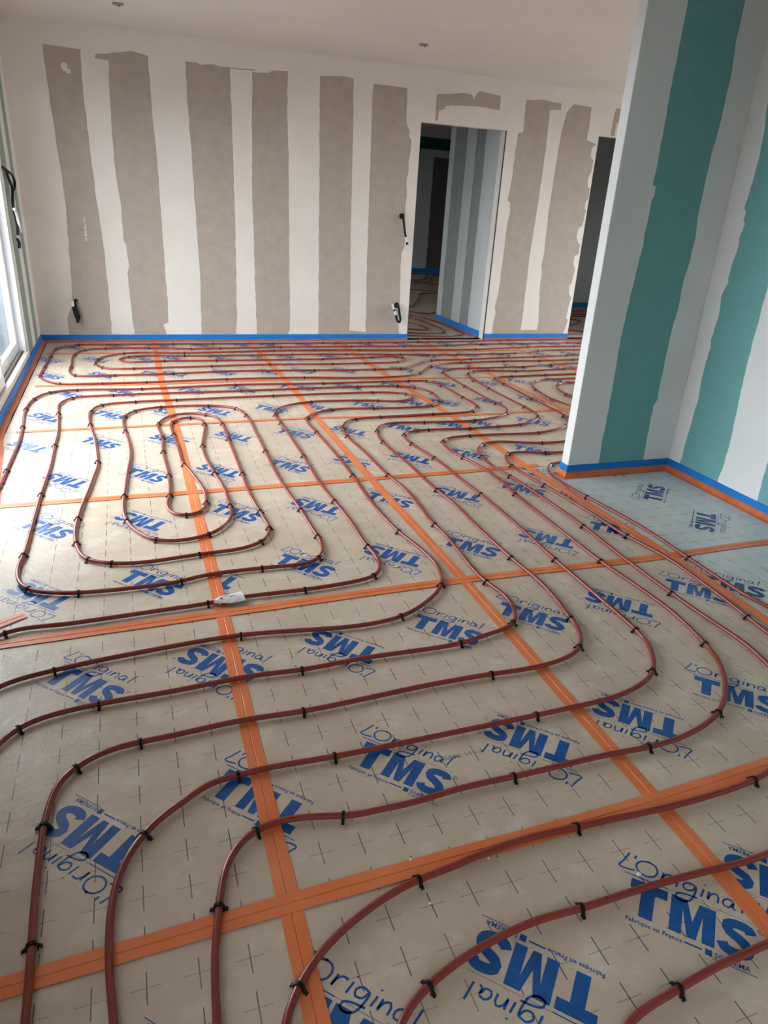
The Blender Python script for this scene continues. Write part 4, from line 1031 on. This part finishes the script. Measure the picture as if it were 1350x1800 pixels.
# ------------------------------------------------------------------ cables waiting in the walls
def wall_cable(name, label, tubes, extras=()):
    base = bpy.data.objects.new(name, None)
    COL.objects.link(base)
    base.empty_display_size = 0.05
    tag(base, label, 'cable', 'cable ends hanging from the walls')
    for part, pts, r, mt in tubes:
        link(part, tube_mesh(part, catmull(pts, 0.008), r, 10), M[mt], base)
    return base


y_ = YB
wall_cable('cable_end', 'folded black cable end low on the back wall, beside the sliding door', [
    ('conduit', [(-.470, y_, .395), (-.474, y_ - .03, .405), (-.482, y_ - .07, .385), (-.470, y_ - .085, .32), (-.458, y_ - .085, .25), (-.470, y_ - .08, .222), (-.486, y_ - .08, .25), (-.500, y_ - .085, .33), (-.505, y_ - .085, .37)], .0125, 'black'),
    ('wire', [(-.488, y_ - .07, .36), (-.480, y_ - .10, .28), (-.475, y_ - .10, .20)], .012, 'black'),
    ('white_sleeve', [(-.503, y_ - .087, .352), (-.506, y_ - .087, .40)], .015, 'white_tip')])
wall_cable('cable_end', 'black cable hanging from a hole beside the doorway, at switch height', [
    ('cable_hole', [(2.866, y_ - .001, 1.318), (2.866, y_ - .012, 1.318)], .029, 'black'),
    ('cable', [(2.866, y_ - .01, 1.315), (2.870, y_ - .045, 1.29), (2.88, y_ - .05, 1.24), (2.895, y_ - .05, 1.17), (2.912, y_ - .05, 1.11)], .0115, 'black'),
    ('white_sleeve', [(2.911, y_ - .05, 1.112), (2.926, y_ - .05, 1.06)], .0125, 'white_tip'),
    ('wire_tip', [(2.927, y_ - .05, 1.058), (2.933, y_ - .05, 1.035)], .0135, 'black')])
wall_cable('cable_end', 'looped black cable end with white sleeve low beside the doorway', [
    ('cable_hole', [(2.868, y_ - .001, .388), (2.868, y_ - .012, .388)], .030, 'black'),
    ('cable', [(2.868, y_ - .01, .388), (2.872, y_ - .06, .375), (2.885, y_ - .07, .31), (2.900, y_ - .07, .235), (2.885, y_ - .075, .212), (2.862, y_ - .08, .232), (2.838, y_ - .08, .29)], .0135, 'black'),
    ('white_sleeve', [(2.836, y_ - .08, .292), (2.822, y_ - .08, .335)], .0145, 'white_tip'),
    ('band', [(2.821, y_ - .08, .337), (2.813, y_ - .08, .352)], .0135, 'black'),
    ('white_wire', [(2.812, y_ - .08, .353), (2.788, y_ - .08, .408)], .011, 'white_tip')])
xw = XL
wall_cable('cable_end', 'black cable loop with white tie hanging beside the sliding door', [
    ('cable', [(xw + .002, 6.62, 1.52), (xw + .03, 6.60, 1.50), (xw + .05, 6.74, 1.47), (xw + .05, 6.86, 1.42), (xw + .045, 6.87, 1.385), (xw + .04, 6.80, 1.36)], .011, 'black'),
    ('cable', [(xw + .03, 6.62, 1.49), (xw + .035, 6.68, 1.43), (xw + .04, 6.74, 1.38), (xw + .04, 6.72, 1.34), (xw + .04, 6.64, 1.25), (xw + .045, 6.66, 1.13), (xw + .045, 6.64, 1.03)], .011, 'black'),
    ('white_tie', [(xw + .055, 6.54, 1.225), (xw + .058, 6.60, 1.20), (xw + .06, 6.66, 1.11), (xw + .06, 6.70, 1.05)], .011, 'white_tip'),
    ('wire', [(xw + .04, 6.60, 1.00), (xw + .045, 6.64, .97), (xw + .04, 6.64, .93)], .012, 'black')])


# ------------------------------------------------------------------ small boxes on the ceiling
def ceiling_box(label, x, y):
    vs_ = []
    me = tube_mesh('ceiling_box', [Vector((x, y, ZC)), Vector((x, y, ZC - .006)), Vector((x, y, ZC - .010))], [.042, .042, .034], 20)
    o = link('ceiling_box', me, M['box_grey'])
    link('cable_stub', tube_mesh('cable_stub', catmull([(x, y, ZC - .009), (x + .003, y, ZC - .012), (x + .012, y + .003, ZC - .014)], .004), .004, 8), M['dark_steel'], o)
    return tag(o, label, 'ceiling box', 'round boxes on the ceiling')


ceiling_box('small round grey box on the ceiling near the top left', 0.122, 6.681)
ceiling_box('small round grey box on the ceiling above the doorway side', 2.586, 6.588)


# ------------------------------------------------------------------ crumbs of plaster on the boards
def crumb(label, x, y, s):
    bm = bmesh.new()
    bmesh.ops.create_icosphere(bm, subdivisions=1, radius=s)
    for v in bm.verts:
        v.co *= random.uniform(.7, 1.25)
        v.co.z *= .6
    z = min(v.co.z for v in bm.verts)
    me = bpy.data.meshes.new('plaster_crumb')
    bm.to_mesh(me)
    bm.free()
    o = link('plaster_crumb', me, M['white_tip'], None, (x, y, 0.0005 - z))
    tag(o, label, 'crumb', 'plaster crumbs on the floor')


for lb, x, y, s in CRUMBS:
    crumb(lb, x, y, s)
